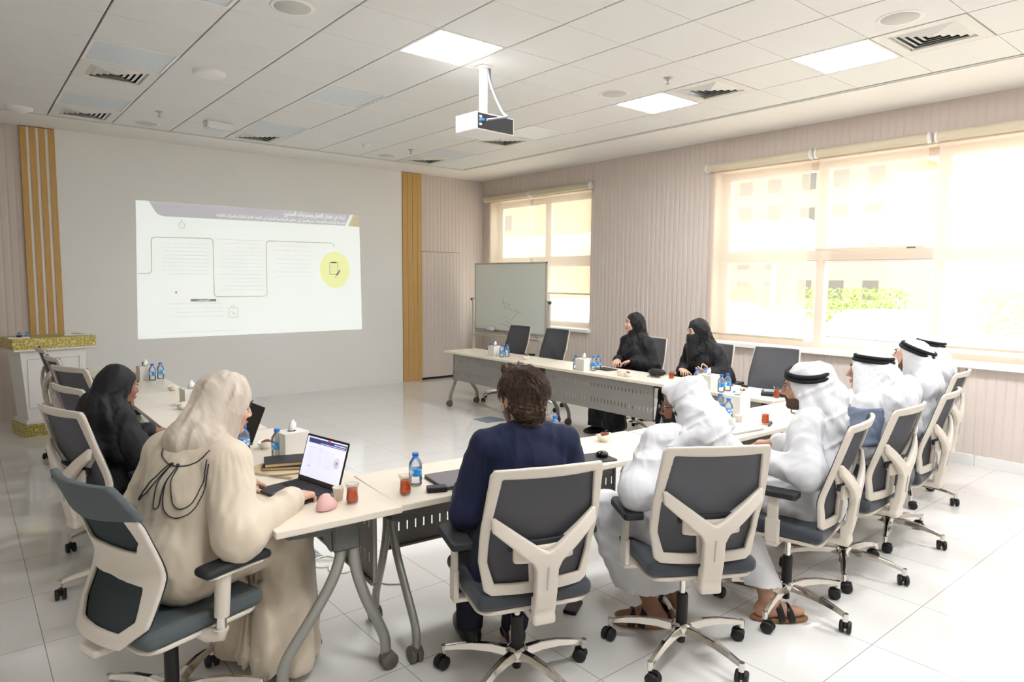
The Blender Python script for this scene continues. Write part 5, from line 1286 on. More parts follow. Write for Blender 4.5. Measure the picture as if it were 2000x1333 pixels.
# ------------------------------------------------------------------ things on the tables, walls and floor
ZT = 0.7402
def clearish(name, rgb, tcol, tr):
    m = fabric_blind(name, rgb, tcol, tr); nt = m.node_tree; out = nt.nodes['Material Output']; src = out.inputs[0].links[0].from_socket
    mx = nt.nodes.new('ShaderNodeMixShader'); g = nt.nodes.new('ShaderNodeBsdfGlossy'); g.inputs['Roughness'].default_value = 0.05
    lw = nt.nodes.new('ShaderNodeLayerWeight'); lw.inputs[0].default_value = 0.35
    nt.links.new(lw.outputs['Fresnel'], mx.inputs[0]); nt.links.new(src, mx.inputs[1]); nt.links.new(g.outputs[0], mx.inputs[2]); nt.links.new(mx.outputs[0], out.inputs[0]); return m
M['bottle'] = clearish('clear_bottle_plastic', (240, 246, 252), (253, 254, 255), 0.84)
M['tea'] = clearish('amber_tea', (255, 112, 22), (255, 165, 90), 0.45)
def label_mat():
    m = mat('blue_mountain_label', (240, 246, 252), 0.4); nt = m.node_tree; L = nt.links; b = nt.nodes['Principled BSDF']
    t = nt.nodes.new('ShaderNodeTexCoord'); n = nt.nodes.new('ShaderNodeTexNoise'); n.inputs['Scale'].default_value = 55; L.new(t.outputs['Object'], n.inputs['Vector'])
    r = nt.nodes.new('ShaderNodeValToRGB'); r.color_ramp.interpolation = 'CONSTANT'
    r.color_ramp.elements[0].color = lin((40, 140, 220)); r.color_ramp.elements[1].position = 0.5; r.color_ramp.elements[1].color = lin((90, 180, 232))
    e = r.color_ramp.elements.new(0.58); e.color = lin((236, 243, 250)); L.new(n.outputs['Fac'], r.inputs[0]); L.new(r.outputs[0], b.inputs['Base Color']); return m
M['bottle_label'] = label_mat()
def make_bottle(label, group):
    t = thing('water_bottle', label, 'bottle', (0, 0, 0), 0, group)
    MB().lathe([(0.020, 0.0), (0.029, 0.004), (0.0305, 0.012), (0.0285, 0.022), (0.0305, 0.032), (0.0290, 0.040), (0.0298, 0.046), (0.0298, 0.082), (0.0305, 0.090), (0.0275, 0.108), (0.018, 0.124), (0.0125, 0.131), (0.0125, 0.138)], n=24).build('shell', M['bottle'], t)
    MB().lathe([(0.0303, 0.047), (0.0303, 0.080)], n=24).build('label_band', M['bottle_label'], t)
    MB().lathe([(0.0, 0.152), (0.0145, 0.152), (0.0152, 0.150), (0.0152, 0.138), (0.0130, 0.137)], n=20).build('cap', M['cap_blue'], t)
    return t
GB = 'small water bottles with blue caps'
bottles = [
 (0.748, -2.597, 'water bottle standing alone beside the glass of tea and the power bank'),
 (0.429, -1.723, 'water bottle half hidden behind the tissue box of the woman in cream'),
 (0.318, -1.535, 'water bottle whose blue cap shows under the chin of the woman in cream'),
 (0.475, 1.80, 'water bottle behind the far left tissue box, leftmost of three there'),
 (0.505, 1.60, 'water bottle right before the far left tissue box, middle of three there'),
 (0.585, 1.66, 'water bottle at the far left tissue box, rightmost of three there'),
 (0.505, 0.06, 'water bottle whose cap just shows above the cream headscarf'),
 (1.825, -2.27, 'water bottle behind the head of the man in navy, left one of two'),
 (1.845, -2.36, 'water bottle behind the head of the man in navy, right one of two'),
 (3.200, -2.640, 'water bottle before the big tissue box by the silver laptop'),
 (3.310, -2.500, 'water bottle tucked between the white headscarf and the big tissue box'),
 (3.500, -2.500, 'water bottle behind the big tissue box, only its cap showing'),
 (3.800, -2.800, 'water bottle right in front of the face of the stubbled man'),
 (4.335, 1.50, 'water bottle at the left side of the tissue box before the whiteboard'),
 (4.275, 1.205, 'water bottle at the right front of the tissue box before the whiteboard'),
 (4.360, 1.210, 'water bottle at the right rear of the tissue box before the whiteboard'),
 (4.220, -0.130, 'water bottle left of the middle tissue box on the window row'),
 (4.290, -0.325, 'water bottle right front of the middle tissue box on the window row'),
 (4.385, -0.300, 'water bottle right rear of the middle tissue box on the window row'),
 (4.345, -1.570, 'water bottle left of the tissue box beside the veiled woman'),
 (4.440, -1.590, 'water bottle whose cap rises behind the tissue box beside the veiled woman'),
 (4.180, -1.935, 'water bottle right front of the tissue box beside the veiled woman'),
 (4.290, -1.925, 'water bottle right rear of the tissue box beside the veiled woman')]
b0 = make_bottle('x', GB)
for i, (x, y, l) in enumerate(bottles):
    o = b0 if i == 0 else copy_tree(b0); o.location = (x, y, ZT); o.rotation_euler = (0, 0, i*1.7); o['label'] = l
def tissue_box(x, y, rz, label, w_=0.125, d_=0.125, h_=0.125):
    t = thing('tissue_box', label, 'tissue box', (x, y, ZT), R(rz), 'tissue boxes on the tables')
    MB().rbox(-w_/2, w_/2, -d_/2, d_/2, 0, h_, 0.004).build('box_cover', M['tissue_box'], t, 0.0015)
    MB().lathe([(0.0, 0), (0.022, 0), (0.022, 0.0015), (0, 0.0015)], c=(0, 0, h_-0.0005), n=20).build('opening', M['dark_gap'], t)
    s = MB(); n = 9; vs = []
    for j, (zz, r) in enumerate(((0, 0.012), (0.018, 0.020), (0.036, 0.019), (0.050, 0.010), (0.060, 0.002))):
        for i in range(n): a = 2*PI*i/n; rr = r*(1+0.35*math.sin(3*a+j)); vs.append((rr*math.cos(a)+0.006*j*0.4, rr*0.55*math.sin(a), h_+zz))
    s.add(vs, [(j*n+i, j*n+(i+1) % n, (j+1)*n+(i+1) % n, (j+1)*n+i) for j in range(4) for i in range(n)], 0, True).build('tissue', M['tissue'], t)
tissue_box(0.500, -1.745, 8, 'cream tissue box beside the black notebooks, nearest the camera', 0.14, 0.115, 0.135)
tissue_box(0.470, 1.72, 4, 'tissue box with three bottles at the far end of the left row')
tissue_box(0.465, 0.125, 4, 'tissue box mostly hidden behind the cream headscarf, corner showing')
tissue_box(3.385, -2.590, 0, 'large white tissue box behind the silver laptop', 0.13, 0.13, 0.15)
tissue_box(4.285, 1.355, 0, 'tissue box with three bottles on the table before the whiteboard')
tissue_box(4.235, -0.235, 0, 'tissue box before the woman in black with uncovered face')
tissue_box(4.275, -1.745, 0, 'tissue box beside the hand of the veiled woman', 0.14, 0.14, 0.125)
def bowl(x, y, label, dates=True, r=0.045):
    t = thing('snack_bowl', label, 'bowl', (x, y, ZT), x*3, 'small cream bowls')
    vs = []; n = 24; fs = []
    for j, (rr, z) in enumerate(((0.0, 0.002), (0.024, 0.0), (0.034, 0.014), (0.045, 0.040), (0.042, 0.040), (0.030, 0.014), (0.0, 0.008))):
        for i in range(n): a = 2*PI*i/n; k_ = (0.006*math.cos(2*a)+0.002*math.cos(4*a)) if j in (3, 4) else 0; q = rr*r/0.045*(1+0.12*abs(math.cos(a))**3*(1 if j in (3, 4) else 0)); vs.append((q*math.cos(a), q*math.sin(a), z+k_))
    MB().add(vs, [(j*n+i, j*n+(i+1) % n, (j+1)*n+(i+1) % n, (j+1)*n+i) for j in range(6) for i in range(n)], 0, True).build('bowl', M['bowl_cream'], t)
    if dates:
        d = MB(); rg = random.Random(int(x*100))
        for q in range(6):
            c = Vector((rg.uniform(-0.02, 0.02), rg.uniform(-0.02, 0.02), 0.028+0.008*(q % 3))); mt = Matrix.Translation(c) @ Matrix.Rotation(rg.uniform(0, 3), 4, 'Z') @ Matrix.Rotation(rg.uniform(-.5, .5), 4, 'X')
            d.lathe([(0.0095*math.sin(a), 0.017*math.cos(a)) for a in np.linspace(0.02, PI-0.02, 7)], n=10, ax='y', mtx=mt)
        d.build('dates', M['dates'], t)
bowl(0.443, -1.505, 'snack bowl with dates left of the nearest tissue box')
bowl(2.070, -2.540, 'snack bowl with dates between the navy suit and the bowed man')
bowl(0.517, 0.895, 'empty cream bowl standing alone on the middle of the left row', False)
bowl(0.372, -0.02, 'cream bowl peeping out left of the cream headscarf', False)
bowl(0.400, 1.86, 'cream bowl behind the bottles at the far end of the left row', False)
bowl(4.378, 0.874, 'cream bowl in front of the two empty chairs at the whiteboard')
bowl(4.240, -0.84, 'cream bowl with snacks between the two women in black')
bowl(4.200, -2.110, 'cream bowl at the right corner behind the big tissue box')
def tea_glass(x, y, label):
    t = thing('tea_glass', label, 'glass of tea', (x, y, ZT), 0, 'small glasses of tea')
    MB().lathe([(0.0, 0.001), (0.020, 0.0), (0.0245, 0.006), (0.0260, 0.022), (0.0235, 0.042), (0.0220, 0.056), (0.0245, 0.072), (0.0290, 0.088), (0.0280, 0.088), (0.0235, 0.072), (0.0212, 0.056), (0.0226, 0.042), (0.0250, 0.022), (0.0235, 0.008), (0.0, 0.006)], n=28).build('glass', M['teaglass'], t)
    MB().lathe([(0.0, 0.0065), (0.0232, 0.0085), (0.0246, 0.022), (0.0222, 0.042), (0.0209, 0.056), (0.0222, 0.066), (0.0, 0.066)], n=28).build('tea', M['tea'], t)
    MB().tube([(-0.005, 0.0, 0.012), (-0.027, 0.006, 0.086), (-0.033, 0.008, 0.100)], 0.0014, n=6).build('stirrer', M['plastic_white'], t)
for x, y, l in ((0.404, -2.655, 'glass of tea on the left table, beside the paper cup and pink mouse'), (0.640, -2.690, 'glass of tea next to the lone water bottle and the power bank'),
    (3.290, -2.865, 'glass of orange tea behind the grey wrist strap'), (3.765, -2.880, 'glass of orange tea under the chin of the stubbled man'),
    (4.470, -1.190, 'glass of tea at the open hand of the veiled woman'), (4.300, -2.375, 'glass of tea beside the black folder at the right corner')): tea_glass(x, y, l)
def paper_cup(x, y, label):
    t = thing('paper_cup', label, 'cup', (x, y, ZT), 0, 'small cream paper cups')
    MB().lathe([(0.0, 0.002), (0.0175, 0.0), (0.0245, 0.054), (0.0258, 0.056), (0.0250, 0.058), (0.0232, 0.054), (0.0165, 0.004), (0.0, 0.004)], n=24).build('cup', M['cup_paper'], t)
paper_cup(0.377, -2.578, 'cream paper cup behind the pink mouse'); paper_cup(3.165, -2.745, 'cream paper cup behind the silver laptop'); paper_cup(4.225, -0.74, 'cream paper cup before the women in black, left of the bowl')

# open laptop of the woman in cream
M['screen_white'] = mat('screen_white', (226, 228, 245), 0.3, emis=(222, 226, 248), estr=0.42)
M['screen_navy'] = mat('screen_navy', (58, 66, 118), 0.3, emis=(62, 70, 126), estr=0.35)
M['screen_grey'] = mat('screen_grey', (150, 152, 170), 0.3, emis=(150, 152, 170), estr=0.3)
M['screen_pink'] = mat('screen_rose', (214, 204, 218), 0.3, emis=(214, 204, 218), estr=0.4)
M['red_mark'] = mat('screen_red', (220, 40, 70), 0.3, emis=(220, 40, 70), estr=0.4)
M['bezel'] = mat('dark_brown_bezel', (40, 26, 28), 0.3)
M['key_dark'] = mat('laptop_keys', (30, 31, 35), 0.5)
def laptop_base(t, w_, d_, m):
    b = MB().rbox(-w_/2, w_/2, -d_/2, d_/2, 0, 0.014, 0.008).build('base', m, t, 0.001)
    k_ = MB(); nx, ny = 14, 5
    for j in range(ny):
        for i in range(nx): k_.box(-w_*0.44+i*w_*0.88/nx+0.0012, -w_*0.44+(i+1)*w_*0.88/nx-0.0012, 0.005+j*0.0175, 0.005+(j+1)*0.0175-0.0024, 0.014, 0.0158)
    k_.build('keyboard', M['key_dark'], b); MB().box(-0.045, 0.045, -d_/2+0.012, -0.012, 0.0138, 0.0146).build('touchpad', M['laptop_grey'], b)
t = thing('laptop', 'open dark laptop showing a slide, in front of the woman in cream', 'laptop', (0.275, -2.38, ZT), R(-79))
W_, D_ = 0.315, 0.22; laptop_base(t, W_, D_, M['laptop_dark'])
tilt = Matrix.Translation((0, D_/2-0.004, 0.012)) @ Matrix.Rotation(R(-17), 4, 'X')
lid = MB().rbox(-W_/2, W_/2, -0.215, 0.0, -0.004, 0.003, 0.006, mtx=tilt @ Matrix.Rotation(R(-90), 4, 'X')).build('lid', M['bezel'], t)
def scr(name, x0, x1, z0, z1, m, y=-0.0042): return MB().box(x0, x1, y-0.0005, y, z0, z1, mtx=tilt).build(name, m, lid)
scr('screen', -0.150, 0.150, 0.022, 0.205, M['screen_white'], -0.0036)
scr('slide_header', -0.135, 0.148, 0.178, 0.199, M['screen_navy'], -0.0044); scr('red_badge', 0.008, 0.03, 0.196, 0.204, M['red_mark'], -0.0052)
MB().lathe([(0, -0.0047), (0.024, -0.0047), (0.024, -0.0042), (0, -0.0042)], c=(0.105, 0, 0.115), ax='y', n=28, mtx=tilt).build('slide_circle', M['screen_pink'], lid)
q_ = MB()
for x0, x1, z in ((-0.13, -0.06, 0.158), (-0.05, 0.0, 0.158), (0.01, 0.08, 0.152)):
    q_.box(x0, x1, -0.0047, -0.0043, z, z+0.001, mtx=tilt)
    for k_ in range(8): q_.box(x0+0.004, x1-0.003*(k_ % 3)-0.004, -0.0046, -0.0043, z-0.010-k_*0.009, z-0.0092-k_*0.009, mtx=tilt)
q_.box(-0.105, -0.085, -0.0048, -0.0043, 0.070, 0.074, mtx=tilt)
q_.box(0.099, 0.111, -0.0052, -0.0047, 0.108, 0.122, mtx=tilt)
q_.build('slide_marks', M['screen_grey'], lid)
scr('title_line', 0.06, 0.142, 0.189, 0.193, M['screen_white'], -0.005); scr('subtitle_line', -0.04, 0.142, 0.1815, 0.184, M['screen_white'], -0.005)
# laptop of the woman in black at the left (seen as a dark screen edge)
t = thing('laptop', 'open black laptop seen edge on behind the nose of the woman in cream', 'laptop', (0.305, -1.235, ZT), R(-88))
laptop_base(t, 0.31, 0.21, M['laptop_dark']); tl = Matrix.Translation((0, 0.10, 0.012)) @ Matrix.Rotation(R(-22), 4, 'X')
MB().rbox(-0.155, 0.155, -0.21, 0.0, -0.004, 0.003, 0.006, mtx=tl @ Matrix.Rotation(R(-90), 4, 'X')).build('lid', M['black'], t)
# pink ergonomic mouse
pm = lambda P: smax(smin(ell(P*V3(1, 1, 1), (0, 0, 0.012), (0.034, 0.050, 0.030)), ell(P, (-0.006, -0.004, 0.040), (0.018, 0.034, 0.026)), 0.02), 0.002-P[:, 2], 0.004)
t = thing('computer_mouse', 'dusty pink upright computer mouse beside the hand of the woman in cream', 'mouse', (0.290, -2.655, ZT), R(-70))
link('shell', sdf_mesh('mouse', pm, (-0.05, -0.06, -0.01), (0.05, 0.06, 0.08), 0.003), M['pink'], t)
MB().lathe([(0, -0.003), (0.008, -0.003), (0.008, 0.003), (0, 0.003)], c=(0.004, 0.024, 0.050), ax='x', n=14).build('wheel', M['laptop_grey'], t)
# notebooks and papers
t = thing('paper_stack', 'stack of white papers under the black notebook', 'papers', (0.350, -1.985, ZT), R(-60)); rg = random.Random(3)
for k_ in range(5): MB().box(-0.15, 0.15, -0.105, 0.105, 0.0022*k_, 0.0022*k_+0.002, mtx=Matrix.Rotation(R(rg.uniform(-7, 7)), 4, 'Z')).build('sheet', M['paper'] if k_ % 2 else M['kraft'], t)
def notebook(x, y, z, rz, label, w_=0.15, d_=0.215, h_=0.016):
    t = thing('notebook', label, 'notebook', (x, y, z), R(rz), 'black notebooks')
    MB().rbox(-w_/2, w_/2, -d_/2, d_/2, 0, 0.0016, 0.006).rbox(-w_/2, w_/2, -d_/2, d_/2, h_-0.0016, h_, 0.006).box(-w_/2-0.001, -w_/2+0.001, -d_/2+0.006, d_/2-0.006, 0, h_).build('cover', M['leather_black'], t)
    MB().box(-w_/2+0.002, w_/2-0.004, -d_/2+0.004, d_/2-0.004, 0.0017, h_-0.0017).build('pages', M['kraft'], t)
notebook(0.385, -1.965, ZT+0.0112, -118, 'black notebook lying on the stack of papers'); notebook(0.395, -1.955, ZT+0.0275, -108, 'black notebook with cream page edges, on top of another notebook', 0.155, 0.22, 0.018)
o = MB().tube([(0.26, -2.09, ZT+0.0145), (0.33, -2.12, ZT+0.0145), (0.39, -2.13, ZT+0.0145)], [0.0035, 0.0045, 0.003], n=10).build('pen', M['leg_grey']); tag(o, 'grey green pen lying on the papers next to the open laptop', 'pen')
# power bank and its cable, closed laptop of the man in navy
t = thing('power_bank', 'black power bank on the table near the navy sleeve', 'power bank', (0.775, -2.735, ZT), R(-24))
MB().rbox(-0.045, 0.045, -0.024, 0.024, 0, 0.024, 0.006).build('case', M['black'], t, 0.002); MB().rbox(-0.043, 0.043, -0.022, 0.022, 0.024, 0.0246, 0.006).build('top_plate', M['laptop_dark'], t)
o = MB().tube(catmull([(0.818, -2.755, ZT+0.010), (0.84, -2.775, ZT+0.005), (0.86, -2.81, ZT+0.004), (0.90, -2.84, ZT+0.004), (0.95, -2.85, ZT+0.004)], 5), 0.0028, n=8).build('cable', M['black']); tag(o, 'short black cable leaving the power bank', 'cable')
t = thing('laptop', 'closed grey laptop on the table before the man in navy', 'laptop', (0.985, -2.660, ZT), R(-8)); MB().rbox(-0.165, 0.165, -0.115, 0.115, 0, 0.008, 0.012).build('base', M['laptop_dark'], t); MB().rbox(-0.165, 0.165, -0.115, 0.115, 0.009, 0.017, 0.012).build('lid', M['laptop_grey'], t, 0.001)
t = thing('tablet', 'dark tablet at the table edge right of the navy suit', 'tablet', (1.715, -2.775, ZT), R(-14)); MB().rbox(-0.12, 0.12, -0.085, 0.085, 0, 0.008, 0.01).build('body', M['laptop_dark'], t, 0.001)
t = thing('computer_mouse', 'small black mouse on the tablet right of the navy suit', 'mouse', (1.785, -2.795, ZT+0.0085), R(-14))
MB().lathe([(0.0, 0.0), (0.028, 0.0), (0.033, 0.006), (0.034, 0.014), (0.030, 0.022), (0.018, 0.028), (0, 0.029)], n=26).build('shell', M['black_glossy'], t)
# silver laptop, phone, grey strap
t = thing('laptop', 'closed silver laptop on the table right of the bowed man', 'laptop', (2.985, -2.835, ZT), R(-6)); MB().rbox(-0.152, 0.152, -0.108, 0.108, 0, 0.007, 0.012).build('base', M['alu'], t); MB().rbox(-0.152, 0.152, -0.108, 0.108, 0.0075, 0.0135, 0.012).build('lid', M['laptop_silver'], t, 0.001)
t = thing('phone', 'pale phone lying between the silver laptop and the grey strap', 'phone', (3.195, -2.840, ZT), R(-62)); MB().rbox(-0.037, 0.037, -0.075, 0.075, 0, 0.009, 0.008).build('body', mat('rose_grey_phone', (206, 194, 188), 0.35, metal=0.3), t, 0.001)
o = MB().tube([(3.268+0.036*math.cos(a), -2.915+0.012*math.cos(a), ZT+0.004+0.026*max(0, math.sin(a))) for a in np.linspace(0, 2*PI, 33)[:-1]], 0.007, n=8, closed=True, flat=(0.35, 1)).build('wrist_strap', M['cap_grey']); tag(o, 'grey looped wrist strap standing before the orange glass of tea', 'strap')
# black folder, sunglasses, bag, small things along the window row
t = thing('folder', 'thick black folder at the right corner, behind the glass of tea', 'folder', (4.440, -2.33, ZT), R(-62)); MB().rbox(-0.15, 0.15, -0.10, 0.10, 0, 0.028, 0.014).build('cover', M['leather_black'], t, 0.004); MB().rbox(-0.13, 0.13, -0.06, 0.08, 0.0285, 0.036, 0.01).build('tablet_on_top', M['floor_box'], t)
o = MB().tube([(4.255, -2.26, ZT+0.004), (4.222, -2.305, ZT+0.004)], 0.0035, n=8).build('pen', M['plastic_white']); tag(o, 'short white pen beside the black folder', 'pen')
t = thing('sunglasses', 'dark sunglasses folded on the table before the veiled woman', 'sunglasses', (4.44, -1.02, ZT+0.001), R(80))
for s_ in (-1, 1): MB().lathe([(0, 0.0), (0.026, 0.001), (0.030, 0.004), (0, 0.006)], c=(s_*0.034, 0, 0.006), n=20).build('lens', M['black_glossy'], t)
MB().tube([(-0.065, 0, 0.010), (0.065, 0, 0.010)], 0.003, n=6).tube([(-0.066, 0, 0.01), (-0.05, 0.05, 0.006), (0.03, 0.055, 0.006)], 0.0025, n=6).tube([(0.066, 0, 0.01), (0.05, 0.06, 0.006), (-0.03, 0.065, 0.006)], 0.0025, n=6).build('frame', M['black'], t)
hb = lambda P: (ell(P, (0, 0, 0.030), (0.10, 0.055, 0.036))-wr(P, 0.06, 0.005, 4))*0.8
o = link('handbag', sdf_mesh('bag', lambda P: smax(hb(P), 0.001-P[:, 2], 0.003), (-0.13, -0.08, -0.01), (0.13, 0.08, 0.09), 0.005), M['leather_black']); o.location = (4.575, -0.93, ZT); o.rotation_euler = (0, 0, R(95)); tag(o, 'small black leather bag lying before the veiled woman', 'bag')
t = thing('tablet', 'black tablet on the table before the woman with uncovered face', 'tablet', (4.47, -0.33, ZT), R(84)); MB().rbox(-0.12, 0.12, -0.085, 0.085, 0, 0.009, 0.01).build('body', M['black'], t, 0.001)
o = link('bracelet', MB().tube([(0.026*math.cos(a), 0.026*math.sin(a), 0.008+0.004*math.sin(2*a)) for a in np.linspace(0, 2*PI, 25)[:-1]], 0.0075, n=8, closed=True).me(), mat('brown_beads', (120, 70, 48), 0.5)); o.location = (4.56, -1.77, ZT); tag(o, 'brown ring shaped bracelet behind the right bottles on the window row', 'bracelet')
o = MB().rbox(-0.035, 0.035, -0.012, 0.012, 0, 0.02, 0.006).build('lighter', M['black']); o.location = (4.60, -1.90, ZT); o.rotation_euler = (0, 0, R(80)); tag(o, 'small black object next to the brown bracelet', 'object')
# pen in the veiled woman's hand
J_ = J; o = MB().tube([tuple(J_.wr[0]+V3(0.05, 0.05, 0.075)), tuple(J_.wr[0]+V3(0.02, 0.10, 0.03))], 0.0035, n=8).build('pen', M['plastic_white']); o.location = tw2.location; o.rotation_euler = tw2.rotation_euler; tag(o, 'white pen held by the veiled woman', 'pen')

# ------------------------------------------------------------------ projected slide
YS = YF-0.0305  # slide shapes glow by themselves; the projector's light is painted into their colours
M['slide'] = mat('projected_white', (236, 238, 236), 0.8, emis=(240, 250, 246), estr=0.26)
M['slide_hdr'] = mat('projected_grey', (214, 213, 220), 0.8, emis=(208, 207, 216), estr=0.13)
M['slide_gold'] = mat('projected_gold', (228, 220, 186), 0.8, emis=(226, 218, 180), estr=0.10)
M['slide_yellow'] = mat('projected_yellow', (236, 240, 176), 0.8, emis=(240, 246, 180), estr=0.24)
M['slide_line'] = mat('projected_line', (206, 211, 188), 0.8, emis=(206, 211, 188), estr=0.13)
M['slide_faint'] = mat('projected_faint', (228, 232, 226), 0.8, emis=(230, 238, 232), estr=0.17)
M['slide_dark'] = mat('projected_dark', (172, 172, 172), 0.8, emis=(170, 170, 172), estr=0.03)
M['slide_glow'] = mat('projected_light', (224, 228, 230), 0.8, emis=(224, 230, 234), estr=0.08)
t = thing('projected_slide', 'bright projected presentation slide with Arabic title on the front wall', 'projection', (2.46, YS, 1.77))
def wpoly(name, pts, m, lift, parent=None):
    d = 0.0006; y1 = -0.0002-lift*0.0006; n = len(pts)
    vs = [(p[0]-2.46, y1, p[1]-1.77) for p in pts]+[(p[0]-2.46, y1-d*0.6, p[1]-1.77) for p in pts]
    return MB().add(vs, [tuple(range(n)), tuple(reversed(range(n, 2*n)))]+[(i, (i+1) % n, (i+1) % n+n, i+n) for i in range(n)]).build(name, M[m], parent or t)
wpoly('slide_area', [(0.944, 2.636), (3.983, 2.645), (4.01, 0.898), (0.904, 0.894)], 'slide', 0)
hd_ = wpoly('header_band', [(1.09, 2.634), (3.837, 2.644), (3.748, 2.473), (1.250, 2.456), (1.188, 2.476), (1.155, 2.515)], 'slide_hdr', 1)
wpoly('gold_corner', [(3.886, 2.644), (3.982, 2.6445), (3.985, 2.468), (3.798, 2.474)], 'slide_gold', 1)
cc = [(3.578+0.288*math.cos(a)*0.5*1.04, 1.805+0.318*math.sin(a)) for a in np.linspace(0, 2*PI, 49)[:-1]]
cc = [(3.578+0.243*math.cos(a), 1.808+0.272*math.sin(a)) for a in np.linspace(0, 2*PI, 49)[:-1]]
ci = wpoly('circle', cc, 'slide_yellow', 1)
def stroke(name, pts, w_, m, lift=2, closed=False, parent=None):
    P_ = [Vector((p[0], p[1])) for p in pts]; s = MB(); n = len(P_); y = -0.0002-lift*0.0006
    for i in range(n if closed else n-1):
        a, b = P_[i], P_[(i+1) % n]; d = (b-a); L_ = d.length
        if L_ < 1e-6: continue
        d /= L_; nn = Vector((-d.y, d.x))*w_/2; q = [a-nn-d*w_*.3, b-nn+d*w_*.3, b+nn+d*w_*.3, a+nn-d*w_*.3]
        s.add([(v.x-2.46, y, v.y-1.77) for v in q], [(0, 1, 2, 3)])
    return s.build(name, M[m], parent or t)
def rounded(pts, r=0.055):
    out = [Vector(pts[0])]
    for i in range(1, len(pts)-1):
        a, b, c = Vector(pts[i-1]), Vector(pts[i]), Vector(pts[i+1]); u = (a-b).normalized()*r; v = (c-b).normalized()*r
        for k_ in range(7): s_ = k_/6; out.append((b+u)*(1-s_)**2+b*2*s_*(1-s_)+(b+v)*s_**2)
    return out+[Vector(pts[-1])]
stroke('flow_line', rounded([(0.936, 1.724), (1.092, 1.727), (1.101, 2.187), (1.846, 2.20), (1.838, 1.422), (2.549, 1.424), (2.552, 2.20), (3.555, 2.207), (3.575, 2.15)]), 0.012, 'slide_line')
rg = random.Random(11)
def textblock(name, x0, x1, z0, z1, rows, m='slide_faint', sh=0.012):
    s = MB(); y = -0.0015
    for r_ in range(rows):
        z = z0-(z0-z1)*r_/max(rows-1, 1); x = x1; end = x0+rg.uniform(0, 0.35)*(x1-x0)*(1 if r_ % 3 == 2 else 0.15)
        while x > end+0.03:
            w_ = rg.uniform(0.025, 0.075); a = max(x-w_, end); s.add([(a-2.46, y, z-1.77), (x-2.46, y, z-1.77), (x-2.46, y, z+sh-1.77), (a-2.46, y, z+sh-1.77)], [(0, 1, 2, 3)]); x = a-0.012
    return tag(s.build(name, M[m], t), kind='stuff')
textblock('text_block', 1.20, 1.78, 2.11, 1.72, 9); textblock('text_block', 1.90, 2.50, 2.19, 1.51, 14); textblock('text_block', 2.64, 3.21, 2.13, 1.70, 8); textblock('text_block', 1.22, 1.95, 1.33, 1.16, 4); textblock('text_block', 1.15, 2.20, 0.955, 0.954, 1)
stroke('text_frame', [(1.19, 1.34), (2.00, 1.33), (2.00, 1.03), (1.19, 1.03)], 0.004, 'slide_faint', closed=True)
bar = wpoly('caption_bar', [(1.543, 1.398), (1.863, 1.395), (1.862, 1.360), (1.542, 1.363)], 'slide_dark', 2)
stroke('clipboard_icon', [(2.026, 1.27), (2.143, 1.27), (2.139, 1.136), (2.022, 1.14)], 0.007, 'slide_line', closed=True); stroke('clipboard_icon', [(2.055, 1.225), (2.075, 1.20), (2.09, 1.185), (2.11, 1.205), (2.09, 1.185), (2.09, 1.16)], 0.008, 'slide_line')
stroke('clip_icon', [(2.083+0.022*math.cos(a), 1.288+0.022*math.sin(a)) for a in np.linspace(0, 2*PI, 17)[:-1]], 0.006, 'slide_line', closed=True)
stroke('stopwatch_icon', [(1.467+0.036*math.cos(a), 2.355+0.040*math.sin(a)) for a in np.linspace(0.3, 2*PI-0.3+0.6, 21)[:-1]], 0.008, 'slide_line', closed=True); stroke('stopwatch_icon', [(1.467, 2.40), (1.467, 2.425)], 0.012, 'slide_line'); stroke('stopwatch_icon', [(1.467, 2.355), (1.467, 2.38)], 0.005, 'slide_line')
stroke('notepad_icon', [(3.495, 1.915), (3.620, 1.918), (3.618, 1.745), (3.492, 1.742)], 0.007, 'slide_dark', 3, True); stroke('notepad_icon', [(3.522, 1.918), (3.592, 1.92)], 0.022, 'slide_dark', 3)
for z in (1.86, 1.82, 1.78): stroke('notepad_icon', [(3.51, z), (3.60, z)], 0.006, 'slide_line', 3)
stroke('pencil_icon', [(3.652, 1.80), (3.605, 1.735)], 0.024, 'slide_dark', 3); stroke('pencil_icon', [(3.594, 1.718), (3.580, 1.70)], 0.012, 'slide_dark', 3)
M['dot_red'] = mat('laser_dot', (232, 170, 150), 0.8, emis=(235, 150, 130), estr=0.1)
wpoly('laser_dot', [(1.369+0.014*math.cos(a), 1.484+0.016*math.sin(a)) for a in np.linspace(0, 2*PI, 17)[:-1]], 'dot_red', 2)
def text(name, body, x, z, size, m, y, align='RIGHT', rot=0.0, parent=None, sx=1.0, wt=0.0):
    c = bpy.data.curves.new(name, 'FONT'); c.body = body; c.size = size; c.align_x = align; c.offset = wt; c.extrude = 0.0003
    o = bpy.data.objects.new(name, c); COL.objects.link(o); dg = bpy.context.evaluated_depsgraph_get(); dg.update()
    me = bpy.data.meshes.new_from_object(o.evaluated_get(dg)); bpy.data.objects.remove(o); me.transform(Matrix.Rotation(R(90), 4, 'X') @ Matrix.Rotation(R(rot), 4, 'Z') @ Matrix.Diagonal((sx, 1, 1, 1)))
    me.transform(Matrix.Translation((x-2.46, y, z-1.77))); me.materials.clear(); me.materials.append(M[m]); return link(name, me, None, parent or t)
def fit(o, x0, x1):
    xs = [v.co.x for v in o.data.vertices]; a, b = min(xs), max(xs); k_ = (x1-x0)/(b-a)
    for v in o.data.vertices: v.co.x = x0-2.46+(v.co.x-a)*k_
